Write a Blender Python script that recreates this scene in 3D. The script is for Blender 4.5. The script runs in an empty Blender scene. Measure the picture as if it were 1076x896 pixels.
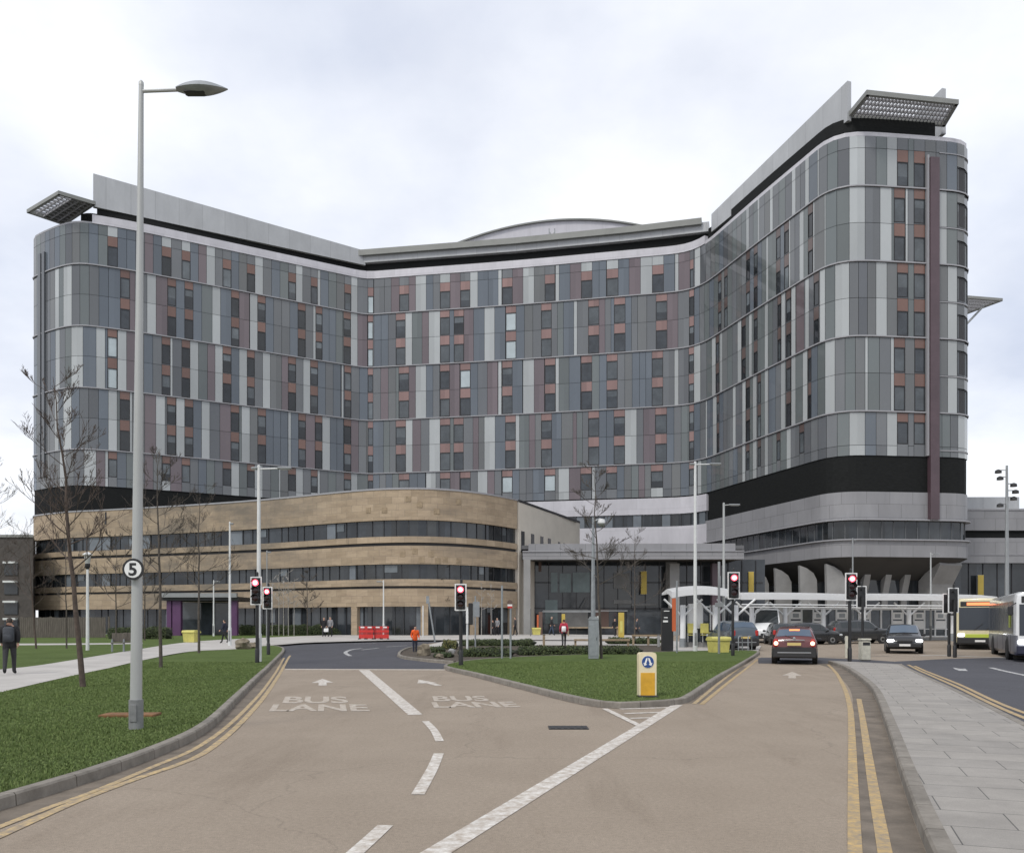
import bpy, bmesh, math, random
from mathutils import Vector, Matrix, noise
R = math.radians
scene = bpy.context.scene
COL = scene.collection
rnd = random.Random(7)

# ------------------------------------------------------------------ camera
F, CX, HY, CAMH = 900.0, 538.0, 656.0, 1.63
cam = bpy.data.cameras.new('camera'); camo = bpy.data.objects.new('camera', cam); COL.objects.link(camo)
camo.location = (0, 0, CAMH); camo.rotation_euler = (R(90), 0, 0)
cam.sensor_width = 36; cam.sensor_fit = 'HORIZONTAL'; cam.lens = 36*F/1076; cam.shift_y = (HY-448)/1076
cam.clip_start = 0.1; cam.clip_end = 4000
scene.camera = camo

# ground rises gently from y=30 to y=80
Y0, Y1, SL = 30.0, 80.0, 0.010
def gh(y): return 0.0 if y < Y0 else (min(y, Y1)-Y0)*SL
def G(px, py, off=0.0):
    k = (py-HY)/F; c = CAMH-off
    d = c/k if k > 0 else 1e9
    if d > Y0:
        d = (c+SL*Y0)/(k+SL)
        if d > Y1: d = (c-SL*(Y1-Y0))/max(k, 1e-5)
    return Vector(((px-CX)/F*d, d, gh(d)+off))
def Wp(px, py, d): return Vector(((px-CX)/F*d, d, CAMH+(HY-py)/F*d))
def Zp(py, d): return CAMH+(HY-py)/F*d
def Xp(px, d): return (px-CX)/F*d

# ------------------------------------------------------------------ materials
MATS = {}
def mat(name, col, rough=0.6, metal=0.0, var=0.0, vscale=1.0, bump=0.0, bscale=40.0, emit=None, estr=0.0, spec=0.5, col2=None, stretch=None, coat=0.0):
    if name in MATS: return MATS[name]
    m = bpy.data.materials.new(name); m.use_nodes = True; MATS[name] = m
    nt = m.node_tree; b = nt.nodes['Principled BSDF']
    b.inputs['Base Color'].default_value = (*col, 1); b.inputs['Roughness'].default_value = rough
    b.inputs['Metallic'].default_value = metal; b.inputs['Specular IOR Level'].default_value = spec
    if coat: b.inputs['Coat Weight'].default_value = coat; b.inputs['Coat Roughness'].default_value = 0.05
    if emit: b.inputs['Emission Color'].default_value = (*emit, 1); b.inputs['Emission Strength'].default_value = estr
    if var or bump:
        tc = nt.nodes.new('ShaderNodeTexCoord'); mp = nt.nodes.new('ShaderNodeMapping')
        nt.links.new(tc.outputs['Object'], mp.inputs[0])
        if stretch: mp.inputs['Scale'].default_value = stretch
    if var:
        n = nt.nodes.new('ShaderNodeTexNoise'); n.inputs['Scale'].default_value = vscale; n.inputs['Detail'].default_value = 6
        n.inputs['Roughness'].default_value = 0.65
        nt.links.new(mp.outputs[0], n.inputs['Vector'])
        rp = nt.nodes.new('ShaderNodeValToRGB'); rp.color_ramp.elements[0].position = .3; rp.color_ramp.elements[1].position = .7
        c2 = col2 or tuple(c*(1-var) for c in col); c1 = tuple(min(1, c*(1+var*.6)) for c in col)
        rp.color_ramp.elements[0].color = (*c2, 1); rp.color_ramp.elements[1].color = (*c1, 1)
        nt.links.new(n.outputs[0], rp.inputs[0]); nt.links.new(rp.outputs[0], b.inputs['Base Color'])
    if bump:
        n2 = nt.nodes.new('ShaderNodeTexNoise'); n2.inputs['Scale'].default_value = bscale; n2.inputs['Detail'].default_value = 4
        nt.links.new(mp.outputs[0], n2.inputs['Vector'])
        bp = nt.nodes.new('ShaderNodeBump'); bp.inputs['Strength'].default_value = bump; bp.inputs['Distance'].default_value = 0.02
        nt.links.new(n2.outputs[0], bp.inputs['Height']); nt.links.new(bp.outputs[0], b.inputs['Normal'])
    return m

def N(nt, kind, **kw):
    n = nt.nodes.new(kind)
    for k, v in kw.items():
        if k in n.inputs: n.inputs[k].default_value = v
        else: setattr(n, k, v)
    return n
def mixrgb(nt, blend, fac, a, b):
    n = nt.nodes.new('ShaderNodeMix'); n.data_type = 'RGBA'; n.blend_type = blend
    for sock, v in ((n.inputs[0], fac), (n.inputs[6], a), (n.inputs[7], b)):
        if hasattr(v, 'is_output'): nt.links.new(v, sock)
        elif isinstance(v, (int, float)): sock.default_value = v
        else: sock.default_value = (*v, 1)
    return n.outputs[2]
def ramp(nt, src, p0, p1, c0=(0,0,0), c1=(1,1,1)):
    r = nt.nodes.new('ShaderNodeValToRGB'); e = r.color_ramp.elements
    e[0].position = p0; e[1].position = p1; e[0].color = (*c0, 1); e[1].color = (*c1, 1)
    nt.links.new(src, r.inputs[0]); return r.outputs[0]
def noise_n(nt, vec, scale, detail=5, rough=.6):
    n = N(nt, 'ShaderNodeTexNoise', Scale=scale, Detail=detail, Roughness=rough); nt.links.new(vec, n.inputs['Vector']); return n.outputs[0]
def mapping(nt, src, scale=(1,1,1), rot=(0,0,0)):
    m = N(nt, 'ShaderNodeMapping'); m.inputs['Scale'].default_value = scale; m.inputs['Rotation'].default_value = rot
    nt.links.new(src, m.inputs[0]); return m.outputs[0]
def new_mat(name):
    m = bpy.data.materials.new(name); m.use_nodes = True; MATS[name] = m
    nt = m.node_tree; return m, nt, nt.nodes['Principled BSDF']
def bumpn(nt, b, h, strength, dist=0.02):
    bp = N(nt, 'ShaderNodeBump', Strength=strength, Distance=dist); nt.links.new(h, bp.inputs['Height']); nt.links.new(bp.outputs[0], b.inputs['Normal'])

# road surface: worn tan high-friction dressing
def road_mat(name, base, dark, light, stain, speck):
    m, nt, b = new_mat(name)
    o = N(nt, 'ShaderNodeTexCoord').outputs['Object']
    c = ramp(nt, noise_n(nt, o, .45, 8, .7), .3, .72, dark, light)
    c = mixrgb(nt, 'MIX', .5, c, base)
    # patches of wear stretched along the lanes
    st = ramp(nt, noise_n(nt, mapping(nt, o, (.9, .12, 1), (0, 0, R(-12))), 1.0, 6, .7), .52, .74)
    c = mixrgb(nt, 'MIX', mixrgb(nt, 'MULTIPLY', 1.0, st, (.75,)*3), c, stain)
    sp = ramp(nt, noise_n(nt, o, 130, 3, .7), .35, .68, (1-speck,)*3, (1+speck*.55,)*3)
    c = mixrgb(nt, 'MULTIPLY', 1.0, c, sp)
    sp2 = ramp(nt, noise_n(nt, o, 22, 4, .75), .3, .7, (.82,)*3, (1.13,)*3)
    c = mixrgb(nt, 'MULTIPLY', 1.0, c, sp2)
    pt_ = ramp(nt, noise_n(nt, mapping(nt, o, (2.2, .5, 1), (0, 0, R(-14))), 1.0, 7, .8), .60, .70, (1,)*3, (.84,.82,.80))
    c = mixrgb(nt, 'MULTIPLY', 1.0, c, pt_)
    # thin cracks
    v = N(nt, 'ShaderNodeTexVoronoi', feature='DISTANCE_TO_EDGE', Scale=.16)
    w = N(nt, 'ShaderNodeVectorMath', operation='ADD'); nz = N(nt, 'ShaderNodeTexNoise', Scale=1.3, Detail=6); nt.links.new(o, nz.inputs['Vector'])
    nt.links.new(o, w.inputs[0]); nt.links.new(nz.outputs['Color'], w.inputs[1]); nt.links.new(w.outputs[0], v.inputs['Vector'])
    cr = ramp(nt, v.outputs['Distance'], .0006, .0022, (.80,)*3, (1,)*3)
    c = mixrgb(nt, 'MULTIPLY', .8, c, cr)
    nt.links.new(c, b.inputs['Base Color']); b.inputs['Roughness'].default_value = .85; b.inputs['Specular IOR Level'].default_value = .3
    bumpn(nt, b, noise_n(nt, o, 110, 3, .7), .5, .01)
    return m
road_mat('tan_road', (.315,.260,.203), (.255,.208,.160), (.365,.305,.242), (.225,.180,.136), .38)
road_mat('dark_asphalt', (.075,.076,.088), (.06,.061,.07), (.10,.10,.112), (.06,.06,.066), .3)
def paint_mat(name, col, wear, under):
    m, nt, b = new_mat(name)
    o = N(nt, 'ShaderNodeTexCoord').outputs['Object']
    f = ramp(nt, noise_n(nt, o, 9, 8, .75), .5-wear, .5+.3-wear)
    f2 = ramp(nt, noise_n(nt, o, 34, 6, .8), .24, .42, (.78,)*3)
    f = mixrgb(nt, 'MULTIPLY', 1.0, f, f2)
    cc = ramp(nt, noise_n(nt, o, 2.5, 5), .3, .7, tuple(c*.8 for c in col), col)
    nt.links.new(mixrgb(nt, 'MIX', f, under, cc), b.inputs['Base Color']); b.inputs['Roughness'].default_value = .7
    return m
paint_mat('white_paint', (.74,.72,.68), .15, (.318,.260,.203))
paint_mat('faded_white_paint', (.66,.63,.57), .08, (.318,.260,.203))
paint_mat('yellow_paint', (.60,.40,.14), .12, (.24,.20,.15))
paint_mat('pale_yellow_paint', (.64,.46,.20), .12, (.22,.18,.14))
paint_mat('white_paint_on_asphalt', (.68,.68,.66), .16, (.085,.085,.095))
# lawn
m, nt, b = new_mat('lawn')
o = N(nt, 'ShaderNodeTexCoord').outputs['Object']
c = ramp(nt, noise_n(nt, o, .5, 8, .7), .3, .72, (.078,.112,.034), (.118,.160,.054))
c = mixrgb(nt, 'MULTIPLY', 1.0, c, ramp(nt, noise_n(nt, mapping(nt, o, (1, .5, 1)), 14, 6, .8), .25, .75, (.70,)*3, (1.25,)*3))
c = mixrgb(nt, 'MIX', ramp(nt, noise_n(nt, o, 1.7, 6, .75), .62, .8), c, (.135,.140,.058))
nt.links.new(c, b.inputs['Base Color']); b.inputs['Roughness'].default_value = .95; b.inputs['Specular IOR Level'].default_value = .1
bumpn(nt, b, noise_n(nt, o, 45, 5, .8), 1.0, .04)
# paving slabs
m, nt, b = new_mat('slab_paving')
o = N(nt, 'ShaderNodeTexCoord').outputs['Object']
br = N(nt, 'ShaderNodeTexBrick', Scale=1.0); br.offset = .5; br.offset_frequency = 2
br.inputs['Brick Width'].default_value = .90; br.inputs['Row Height'].default_value = .60; br.inputs['Mortar Size'].default_value = .006
br.inputs['Mortar Smooth'].default_value = .2; br.inputs['Bias'].default_value = -.2
br.inputs['Color1'].default_value = (.305,.285,.258,1); br.inputs['Color2'].default_value = (.262,.246,.225,1); br.inputs['Mortar'].default_value = (.09,.085,.08,1)
nt.links.new(mapping(nt, o, (1,1,1), (0,0,R(20))), br.inputs['Vector'])
c = mixrgb(nt, 'MULTIPLY', 1.0, br.outputs[0], ramp(nt, noise_n(nt, o, 1.4, 8, .7), .3, .7, (.78,)*3, (1.12,)*3))
c = mixrgb(nt, 'MULTIPLY', 1.0, c, ramp(nt, noise_n(nt, o, 150, 3, .7), .3, .7, (.82,)*3, (1.15,)*3))
nt.links.new(c, b.inputs['Base Color']); b.inputs['Roughness'].default_value = .85
bumpn(nt, b, br.outputs['Fac'], -.5, .006)
# concrete kerb stones with joints
m, nt, b = new_mat('kerb_stone')
uv = N(nt, 'ShaderNodeTexCoord').outputs['UV']; o = N(nt, 'ShaderNodeTexCoord').outputs['Object']
c = ramp(nt, noise_n(nt, o, 3, 8, .75), .3, .7, (.14,.125,.105), (.28,.255,.22))
wv = N(nt, 'ShaderNodeTexBrick', Scale=1.0); wv.offset = 0
wv.inputs['Brick Width'].default_value = .915; wv.inputs['Row Height'].default_value = 4.0; wv.inputs['Mortar Size'].default_value = .008
wv.inputs['Color1'].default_value = (1,1,1,1); wv.inputs['Color2'].default_value = (.86,.86,.86,1); wv.inputs['Mortar'].default_value = (.35,.33,.3,1)
nt.links.new(uv, wv.inputs['Vector'])
c = mixrgb(nt, 'MULTIPLY', 1.0, c, wv.outputs[0])
nt.links.new(c, b.inputs['Base Color']); b.inputs['Roughness'].default_value = .9
bumpn(nt, b, noise_n(nt, o, 60, 4), .3, .01)
mat('pale_path', (.42,.40,.375), .9, var=.2, vscale=.6, bump=.2, bscale=60)
mat('gutter', (.155,.128,.10), .9, var=.45, vscale=2.0, bump=.5, bscale=30)
mat('soil', (.07,.055,.04), .95, var=.5, vscale=3, bump=.8, bscale=20)
mat('ground', (.16,.15,.13), .95, var=.3, vscale=.2)
# sandstone with courses (uv = metres)
m, nt, b = new_mat('sandstone')
uv = N(nt, 'ShaderNodeTexCoord').outputs['UV']
br = N(nt, 'ShaderNodeTexBrick', Scale=1.0); br.offset = .5
br.inputs['Brick Width'].default_value = 1.25; br.inputs['Row Height'].default_value = .625; br.inputs['Mortar Size'].default_value = .012; br.inputs['Bias'].default_value = -.1
br.inputs['Color1'].default_value = (.41,.325,.235,1); br.inputs['Color2'].default_value = (.325,.255,.18,1); br.inputs['Mortar'].default_value = (.22,.185,.145,1)
nt.links.new(uv, br.inputs['Vector'])
c = mixrgb(nt, 'MULTIPLY', 1.0, br.outputs[0], ramp(nt, noise_n(nt, mapping(nt, uv, (.35,1.3,1)), 1.0, 8, .75), .28, .68, (.68,.66,.64), (1.15,1.14,1.1)))
strk = ramp(nt, noise_n(nt, mapping(nt, uv, (1.6,.18,1)), 1.0, 7, .75), .58, .78)
c = mixrgb(nt, 'MIX', mixrgb(nt, 'MULTIPLY', 1.0, strk, (.75,)*3), c, (.12,.105,.09))
big = ramp(nt, noise_n(nt, mapping(nt, uv, (.07,.3,1)), 1.0, 4, .6), .52, .7)
c = mixrgb(nt, 'MIX', mixrgb(nt, 'MULTIPLY', 1.0, big, (.55,)*3), c, (.17,.15,.125))
sx_ = N(nt, 'ShaderNodeSeparateXYZ'); nt.links.new(uv, sx_.inputs[0])
mr = N(nt, 'ShaderNodeMapRange'); nt.links.new(sx_.outputs[0], mr.inputs[0])
mr.inputs[1].default_value = 24; mr.inputs[2].default_value = 30; mr.interpolation_type = 'SMOOTHSTEP'
m2r = N(nt, 'ShaderNodeMapRange'); nt.links.new(sx_.outputs[0], m2r.inputs[0]); m2r.inputs[1].default_value = 44; m2r.inputs[2].default_value = 56; m2r.inputs[3].default_value = 1; m2r.inputs[4].default_value = 0; m2r.interpolation_type = 'SMOOTHSTEP'
mm_ = N(nt, 'ShaderNodeMath', operation='MULTIPLY'); nt.links.new(mr.outputs[0], mm_.inputs[0]); nt.links.new(m2r.outputs[0], mm_.inputs[1])
grime = ramp(nt, noise_n(nt, mapping(nt, uv, (.22,.55,1)), 1.0, 8, .72), .34, .62)
gm_ = mixrgb(nt, 'MULTIPLY', 1.0, grime, mm_.outputs[0]); gm_ = mixrgb(nt, 'MULTIPLY', 1.0, gm_, (.85,)*3)
c = mixrgb(nt, 'MIX', gm_, c, (.155,.135,.11))
nt.links.new(c, b.inputs['Base Color']); b.inputs['Roughness'].default_value = .9
# grey metal cladding panels with seams (uv = metres)
def panel_mat(name, col, bw, rh, rough=.45, joint=.5, metal=0.0):
    m, nt, b = new_mat(name)
    uv = N(nt, 'ShaderNodeTexCoord').outputs['UV']
    br = N(nt, 'ShaderNodeTexBrick', Scale=1.0); br.offset = 0.5
    br.inputs['Brick Width'].default_value = bw; br.inputs['Row Height'].default_value = rh; br.inputs['Mortar Size'].default_value = .02; br.inputs['Bias'].default_value = 0
    br.inputs['Color1'].default_value = (*[c*1.05 for c in col],1); br.inputs['Color2'].default_value = (*[c*.94 for c in col],1); br.inputs['Mortar'].default_value = (*[c*joint for c in col],1)
    nt.links.new(uv, br.inputs['Vector'])
    c = mixrgb(nt, 'MULTIPLY', 1.0, br.outputs[0], ramp(nt, noise_n(nt, mapping(nt, uv, (.5,.15,1)), 1.0, 6, .7), .3, .7, (.86,)*3, (1.08,)*3))
    nt.links.new(c, b.inputs['Base Color']); b.inputs['Roughness'].default_value = rough; b.inputs['Metallic'].default_value = metal
    return m
panel_mat('grey_cladding', (.25,.25,.26), 2.6, 1.45)
panel_mat('parapet_cladding', (.385,.395,.405), 3.0, 8.0, .4, .6)
panel_mat('lilac_fascia', (.52,.51,.54), 6.0, 3.0, .4, .8)
mat('louvre_black', (.013,.014,.014), .75, spec=.15, var=.4, vscale=2, stretch=(1,1,6))
mat('green_grey_fascia', (.22,.225,.21), .5, var=.15, vscale=.4)
mat('canopy_white', (.80,.80,.80), .5); mat('cream_render', (.64,.59,.51), .85, var=.12, vscale=.3)
# facade panel colours
def glassy(name, col, rough=.05, var=.10):
    m = mat(name, col, rough, var=var, vscale=.16, spec=.5, stretch=(1,1,.35)); island_vary(m, .86, 1.14); return m
def island_vary(m, lo, hi):
    nt = m.node_tree; b = nt.nodes['Principled BSDF']; src = b.inputs['Base Color'].links[0].from_socket
    g_ = nt.nodes.new('ShaderNodeNewGeometry'); r_ = ramp(nt, g_.outputs['Random Per Island'], 0, 1, (lo,)*3, (hi,)*3)
    mx = nt.nodes.new('ShaderNodeMix'); mx.data_type = 'RGBA'; mx.blend_type = 'MULTIPLY'; mx.inputs[0].default_value = 1; mx.clamp_result = False
    nt.links.new(src, mx.inputs[6]); nt.links.new(r_, mx.inputs[7]); nt.links.new(mx.outputs[2], b.inputs['Base Color'])
FAC = [glassy('panel_grey', (.142,.150,.158)), glassy('panel_green_grey', (.136,.153,.154)), glassy('panel_blue_grey', (.118,.137,.160)),
       glassy('panel_mauve', (.150,.122,.132)), glassy('panel_light', (.375,.395,.398), .12), glassy('panel_salmon', (.245,.155,.142), .2, .15), glassy('panel_rust', (.175,.10,.08), .2, .2), glassy('panel_brown', (.115,.082,.075), .12, .2),
       mat('joint_black', (.035,.035,.038), .7), glassy('panel_dark_grey', (.115,.122,.132)), glassy('panel_taupe', (.142,.148,.150))]
mat('window_glass', (.022,.026,.030), .04, var=.6, vscale=.35, spec=.6)
mat('window_glass_blind', (.10,.115,.125), .08, var=.4, vscale=.5, spec=.6)
mat('window_glass_pale', (.42,.48,.50), .15, var=.15, vscale=.5)
mat('window_glass_mid', (.060,.070,.080), .05, var=.5, vscale=.5, spec=.6)
mat('window_frame_dark', (.03,.03,.033), .5)
mat('strip_glass', (.03,.035,.04), .06, var=.7, vscale=.25, spec=.6)
mat('strip_glass_pale', (.15,.17,.19), .12, var=.3, vscale=.4)
mat('mullion_grey', (.11,.115,.12), .5); mat('rail_grey', (.30,.30,.315), .4)
mat('fin_maroon', (.085,.055,.065), .35, var=.2, vscale=.5)
mat('concrete', (.28,.28,.275), .8, var=.2, vscale=.5, bump=.2)
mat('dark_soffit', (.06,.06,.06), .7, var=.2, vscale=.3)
mat('steel_grey', (.30,.31,.31), .4, .6, var=.12, vscale=2)
mat('lamp_post_grey', (.40,.41,.40), .45, .2, var=.12, vscale=1.2, stretch=(1,1,.3))
mat('lamp_post_base', (.20,.205,.205), .6, var=.3, vscale=6)
mat('lamp_post_white', (.62,.63,.62), .5, var=.1, vscale=2)
mat('galvanised', (.30,.32,.33), .45, .5, var=.2, vscale=5)
mat('black_paint', (.018,.018,.019), .45, var=.2, vscale=4)
mat('white_coat', (.72,.73,.73), .4, var=.08, vscale=2)
mat('light_lens_grey', (.35,.36,.34), .3)
mat('red_light', (.8,.05,.08), .3, emit=(1.0,.10,.14), estr=3.2)
mat('red_light_ring', (.6,.02,.03), .3, emit=(1.0,.03,.05), estr=1.6)
mat('dark_lens', (.03,.012,.012), .15)
mat('green_light', (.1,.8,.5), .3, emit=(.25,1.0,.75), estr=2.5)
mat('white_sheet', (.75,.75,.74), .45)
mat('black_sheet', (.015,.015,.016), .4)
mat('blue_sheet', (.015,.06,.22), .4)
mat('yellow_plastic', (.62,.42,.06), .5, var=.15, vscale=3)
mat('bollard_cream', (.70,.62,.42), .4, var=.1, vscale=4); mat('amber_plastic', (.66,.36,.03), .4, var=.2, vscale=4)
mat('grit_yellow', (.55,.50,.14), .55, var=.2, vscale=3)
mat('banner_yellow', (.48,.36,.07), .6, var=.15, vscale=1)
mat('purple', (.10,.04,.11), .5, var=.2, vscale=.6)
mat('orange_panel', (.52,.12,.04), .4, var=.1, vscale=2)
mat('red_plastic', (.55,.03,.025), .4, var=.15, vscale=4)
mat('timber_grey', (.12,.105,.088), .9, var=.4, vscale=3, stretch=(6,6,.6), bump=.3)
mat('timber', (.30,.23,.15), .85, var=.3, vscale=3)
mat('rust', (.19,.095,.04), .9, var=.4, vscale=6, bump=.4)
mat('bark', (.085,.072,.060), .95, var=.4, vscale=8, bump=.6, bscale=40)
mat('bark_red', (.085,.064,.052), .95, var=.4, vscale=8, bump=.6, bscale=40)
mat('birch_bark', (.36,.34,.31), .85, var=.4, vscale=9)
mat('boulder_stone', (.20,.17,.125), .95, var=.4, vscale=5, bump=.8, bscale=12)
mat('hedge_leaf', (.040,.060,.018), .8, var=.5, vscale=8)
mat('hedge_leaf_light', (.075,.095,.03), .8, var=.4, vscale=8)
mat('shrub_yellow', (.17,.16,.05), .8, var=.4, vscale=8)
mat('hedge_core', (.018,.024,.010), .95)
mat('tyre', (.018,.018,.018), .85)
mat('alloy', (.35,.36,.37), .3, .8)
mat('car_glass', (.02,.026,.028), .03, spec=.7)
mat('bus_glass', (.05,.058,.07), .15, spec=.35); mat('car_glass_blue', (.06,.09,.13), .05, spec=.7)
mat('black_trim', (.02,.02,.021), .5)
mat('plate_yellow', (.55,.42,.16), .4); mat('plate_white', (.7,.7,.68), .4)
mat('tail_red', (.40,.025,.02), .2); mat('tail_glow', (.9,.5,.35), .2, emit=(1.0,.55,.38), estr=2.0)
mat('brake_orange', (.9,.2,.05), .2, emit=(1.0,.27,.10), estr=1.6)
mat('head_lamp', (.8,.82,.85), .1, emit=(.95,.97,1.0), estr=3.0)
mat('clear_lens', (.5,.52,.53), .1)
mat('skin', (.50,.30,.22), .6); mat('hair_dark', (.03,.022,.016), .7); mat('hair_grey', (.25,.24,.22), .7)
COLS = {'black': (.014,.014,.016), 'navy': (.018,.022,.04), 'charcoal': (.035,.035,.038), 'orange': (.85,.12,.02), 'grey': (.22,.22,.23), 'white': (.65,.65,.65),
        'red': (.45,.04,.07), 'denim': (.05,.07,.11), 'brown': (.09,.055,.035), 'slate': (.05,.055,.065)}
for q_ in ('window_glass','window_glass_mid','window_glass_blind','strip_glass'): island_vary(MATS[q_], .55, 1.5)
def translucent(name, amt):
    m = MATS[name]; nt = m.node_tree; b = nt.nodes['Principled BSDF']; t = nt.nodes.new('ShaderNodeBsdfTranslucent'); t.inputs[0].default_value = (.85,.86,.86,1)
    mx = nt.nodes.new('ShaderNodeMixShader'); mx.inputs[0].default_value = amt; nt.links.new(b.outputs[0], mx.inputs[1]); nt.links.new(t.outputs[0], mx.inputs[2]); nt.links.new(mx.outputs[0], nt.nodes['Material Output'].inputs[0])
translucent('canopy_white', .5)
mat('red_core', (1,.6,.6), .3, emit=(1.0,.62,.66), estr=4.0)
def cloth(c): return mat('cloth_'+c, COLS[c], .85, var=.25, vscale=9, bump=.4, bscale=25)
def M(n): return MATS[n]

# ------------------------------------------------------------------ mesh builder
class MB:
    def __init__(s): s.v, s.f, s.mi, s.uv, s.mats = [], [], [], [], []
    def m(s, mm):
        if isinstance(mm, str): mm = MATS[mm]
        if mm not in s.mats: s.mats.append(mm)
        return s.mats.index(mm)
    def face(s, pts, mm, uv=None):
        n = len(s.v); s.v += [tuple(p) for p in pts]; s.f.append(tuple(range(n, n+len(pts)))); s.mi.append(s.m(mm)); s.uv.append(uv)
    def mesh(s, verts, faces, mm):
        n = len(s.v); k = s.m(mm); s.v += [tuple(p) for p in verts]
        for f in faces: s.f.append(tuple(n+i for i in f)); s.mi.append(k); s.uv.append(None)
    def box(s, c, size, mm, rz=0.0, taper=1.0, bev=0.0):
        x, y, z = size[0]/2, size[1]/2, size[2]/2; ca, sa = math.cos(rz), math.sin(rz)
        if bev:
            bv = min(bev, x*.9, y*.9, z*.9)
            rings = [(x-bv, y-bv, -z), (x, y, -z+bv), (x, y, z-bv), (x-bv, y-bv, z)]
        else: rings = [(x, y, -z), (x*taper, y*taper, z)]
        vs = []
        for (a, b_, h) in rings:
            if bev:
                cc = min(bv, a, b_)
                prof = [(-a+cc,-b_),(a-cc,-b_),(a,-b_+cc),(a,b_-cc),(a-cc,b_),(-a+cc,b_),(-a,b_-cc),(-a,-b_+cc)]
            else: prof = [(-a,-b_),(a,-b_),(a,b_),(-a,b_)]
            vs += [(c[0]+px*ca-py*sa, c[1]+px*sa+py*ca, c[2]+h) for px, py in prof]
        k = 8 if bev else 4; fs = []
        for r in range(len(rings)-1):
            for i in range(k): j = (i+1) % k; fs.append((r*k+i, r*k+j, (r+1)*k+j, (r+1)*k+i))
        fs.append(tuple(range(k-1, -1, -1))); fs.append(tuple((len(rings)-1)*k+i for i in range(k)))
        s.mesh(vs, fs, mm)
    def tube(s, pts, rad, mm, n=8, caps=True):
        pts = [Vector(p) for p in pts]
        if not isinstance(rad, (list, tuple)): rad = [rad]*len(pts)
        vs, fs = [], []
        up = Vector((0,0,1))
        for i, p in enumerate(pts):
            d = (pts[min(i+1, len(pts)-1)]-pts[max(i-1, 0)]).normalized()
            a = d.cross(up if abs(d.z) < .95 else Vector((0,1,0))).normalized()
            if i and a.dot(pa) < 0 : a = -a
            pa = a; b_ = d.cross(a)
            for k in range(n):
                t = 2*math.pi*k/n; vs.append(p+(a*math.cos(t)+b_*math.sin(t))*rad[i])
        for i in range(len(pts)-1):
            for k in range(n): j = (k+1) % n; fs.append((i*n+k, i*n+j, (i+1)*n+j, (i+1)*n+k))
        if caps: fs.append(tuple(range(n-1, -1, -1))); fs.append(tuple((len(pts)-1)*n+k for k in range(n)))
        s.mesh(vs, fs, mm)
    def lathe(s, prof, mm, c=(0,0,0), n=16, axis='z'):
        vs, fs = [], []
        for r, h in prof:
            for k in range(n):
                t = 2*math.pi*k/n; x, y = r*math.cos(t), r*math.sin(t)
                vs.append((c[0]+x, c[1]+y, c[2]+h) if axis == 'z' else ((c[0]+x, c[1]+h, c[2]+y) if axis == 'y' else (c[0]+h, c[1]+x, c[2]+y)))
        for i in range(len(prof)-1):
            for k in range(n): j = (k+1) % n; fs.append((i*n+k, i*n+j, (i+1)*n+j, (i+1)*n+k))
        fs.append(tuple(range(n-1,-1,-1))); fs.append(tuple((len(prof)-1)*n+k for k in range(n)))
        s.mesh(vs, fs, mm)
    def prism(s, poly, z0, z1, mm, axis='z'):
        def P(a, b_, h): return (a, b_, h) if axis == 'z' else ((a, h, b_) if axis == 'y' else (h, a, b_))
        n = len(poly); vs = [P(a, b_, z0) for a, b_ in poly]+[P(a, b_, z1) for a, b_ in poly]
        fs = [(i, (i+1) % n, n+(i+1) % n, n+i) for i in range(n)]+[tuple(range(n-1,-1,-1)), tuple(range(n, 2*n))]
        s.mesh(vs, fs, mm)
    def blob(s, c, r, mm, seed=0, amp=.25, seg=10, rings=7):
        vs, fs = [], []
        for i in range(rings+1):
            ph = math.pi*i/rings
            for k in range(seg):
                t = 2*math.pi*k/seg; d = Vector((math.sin(ph)*math.cos(t), math.sin(ph)*math.sin(t), math.cos(ph)))
                q = 1+amp*noise.noise(d*1.7+Vector((seed*7.1, seed*3.3, 0)))
                vs.append((c[0]+d.x*r[0]*q, c[1]+d.y*r[1]*q, c[2]+d.z*r[2]*q))
        for i in range(rings):
            for k in range(seg): j = (k+1) % seg; fs.append((i*seg+k, (i+1)*seg+k, (i+1)*seg+j, i*seg+j))
        s.mesh(vs, fs, mm)
    def build(s, name, parent=None, world=False, smooth=None, fix=True):
        me = bpy.data.meshes.new(name)
        off = Vector(parent.location) if (world and parent) else Vector((0,0,0))
        if world and parent and parent.parent: off = off+Vector(parent.parent.location)
        me.from_pydata([(x-off.x, y-off.y, z-off.z) for x, y, z in s.v], [], s.f)
        for mm in s.mats: me.materials.append(mm)
        me.polygons.foreach_set('material_index', s.mi)
        if any(u is not None for u in s.uv):
            ul = me.uv_layers.new(name='UVMap')
            for p, u in zip(me.polygons, s.uv):
                if u is not None:
                    for li, q in zip(p.loop_indices, u): ul.data[li].uv = q
        me.update()
        if fix:
            bm = bmesh.new(); bm.from_mesh(me); bmesh.ops.remove_doubles(bm, verts=bm.verts, dist=1e-5)
            bmesh.ops.recalc_face_normals(bm, faces=bm.faces); bm.to_mesh(me); bm.free()
        if smooth is not None:
            me.polygons.foreach_set('use_smooth', [True]*len(me.polygons)); me.set_sharp_from_angle(angle=R(smooth))
        o = bpy.data.objects.new(name, me); COL.objects.link(o)
        if parent: o.parent = parent
        return o
def tag(o, label=None, cat=None, group=None, kind=None):
    if label: o['label'] = label
    if cat: o['category'] = cat
    if group: o['group'] = group
    if kind: o['kind'] = kind
    return o
def thing(name, label, cat, loc=(0,0,0), rz=0.0, group=None):
    o = bpy.data.objects.new(name, None); COL.objects.link(o); o.location = loc; o.rotation_euler = (0,0,rz); o.empty_display_size = .2
    return tag(o, label, cat, group)
def children(o): return [c for c in bpy.data.objects if c.parent == o]
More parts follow.
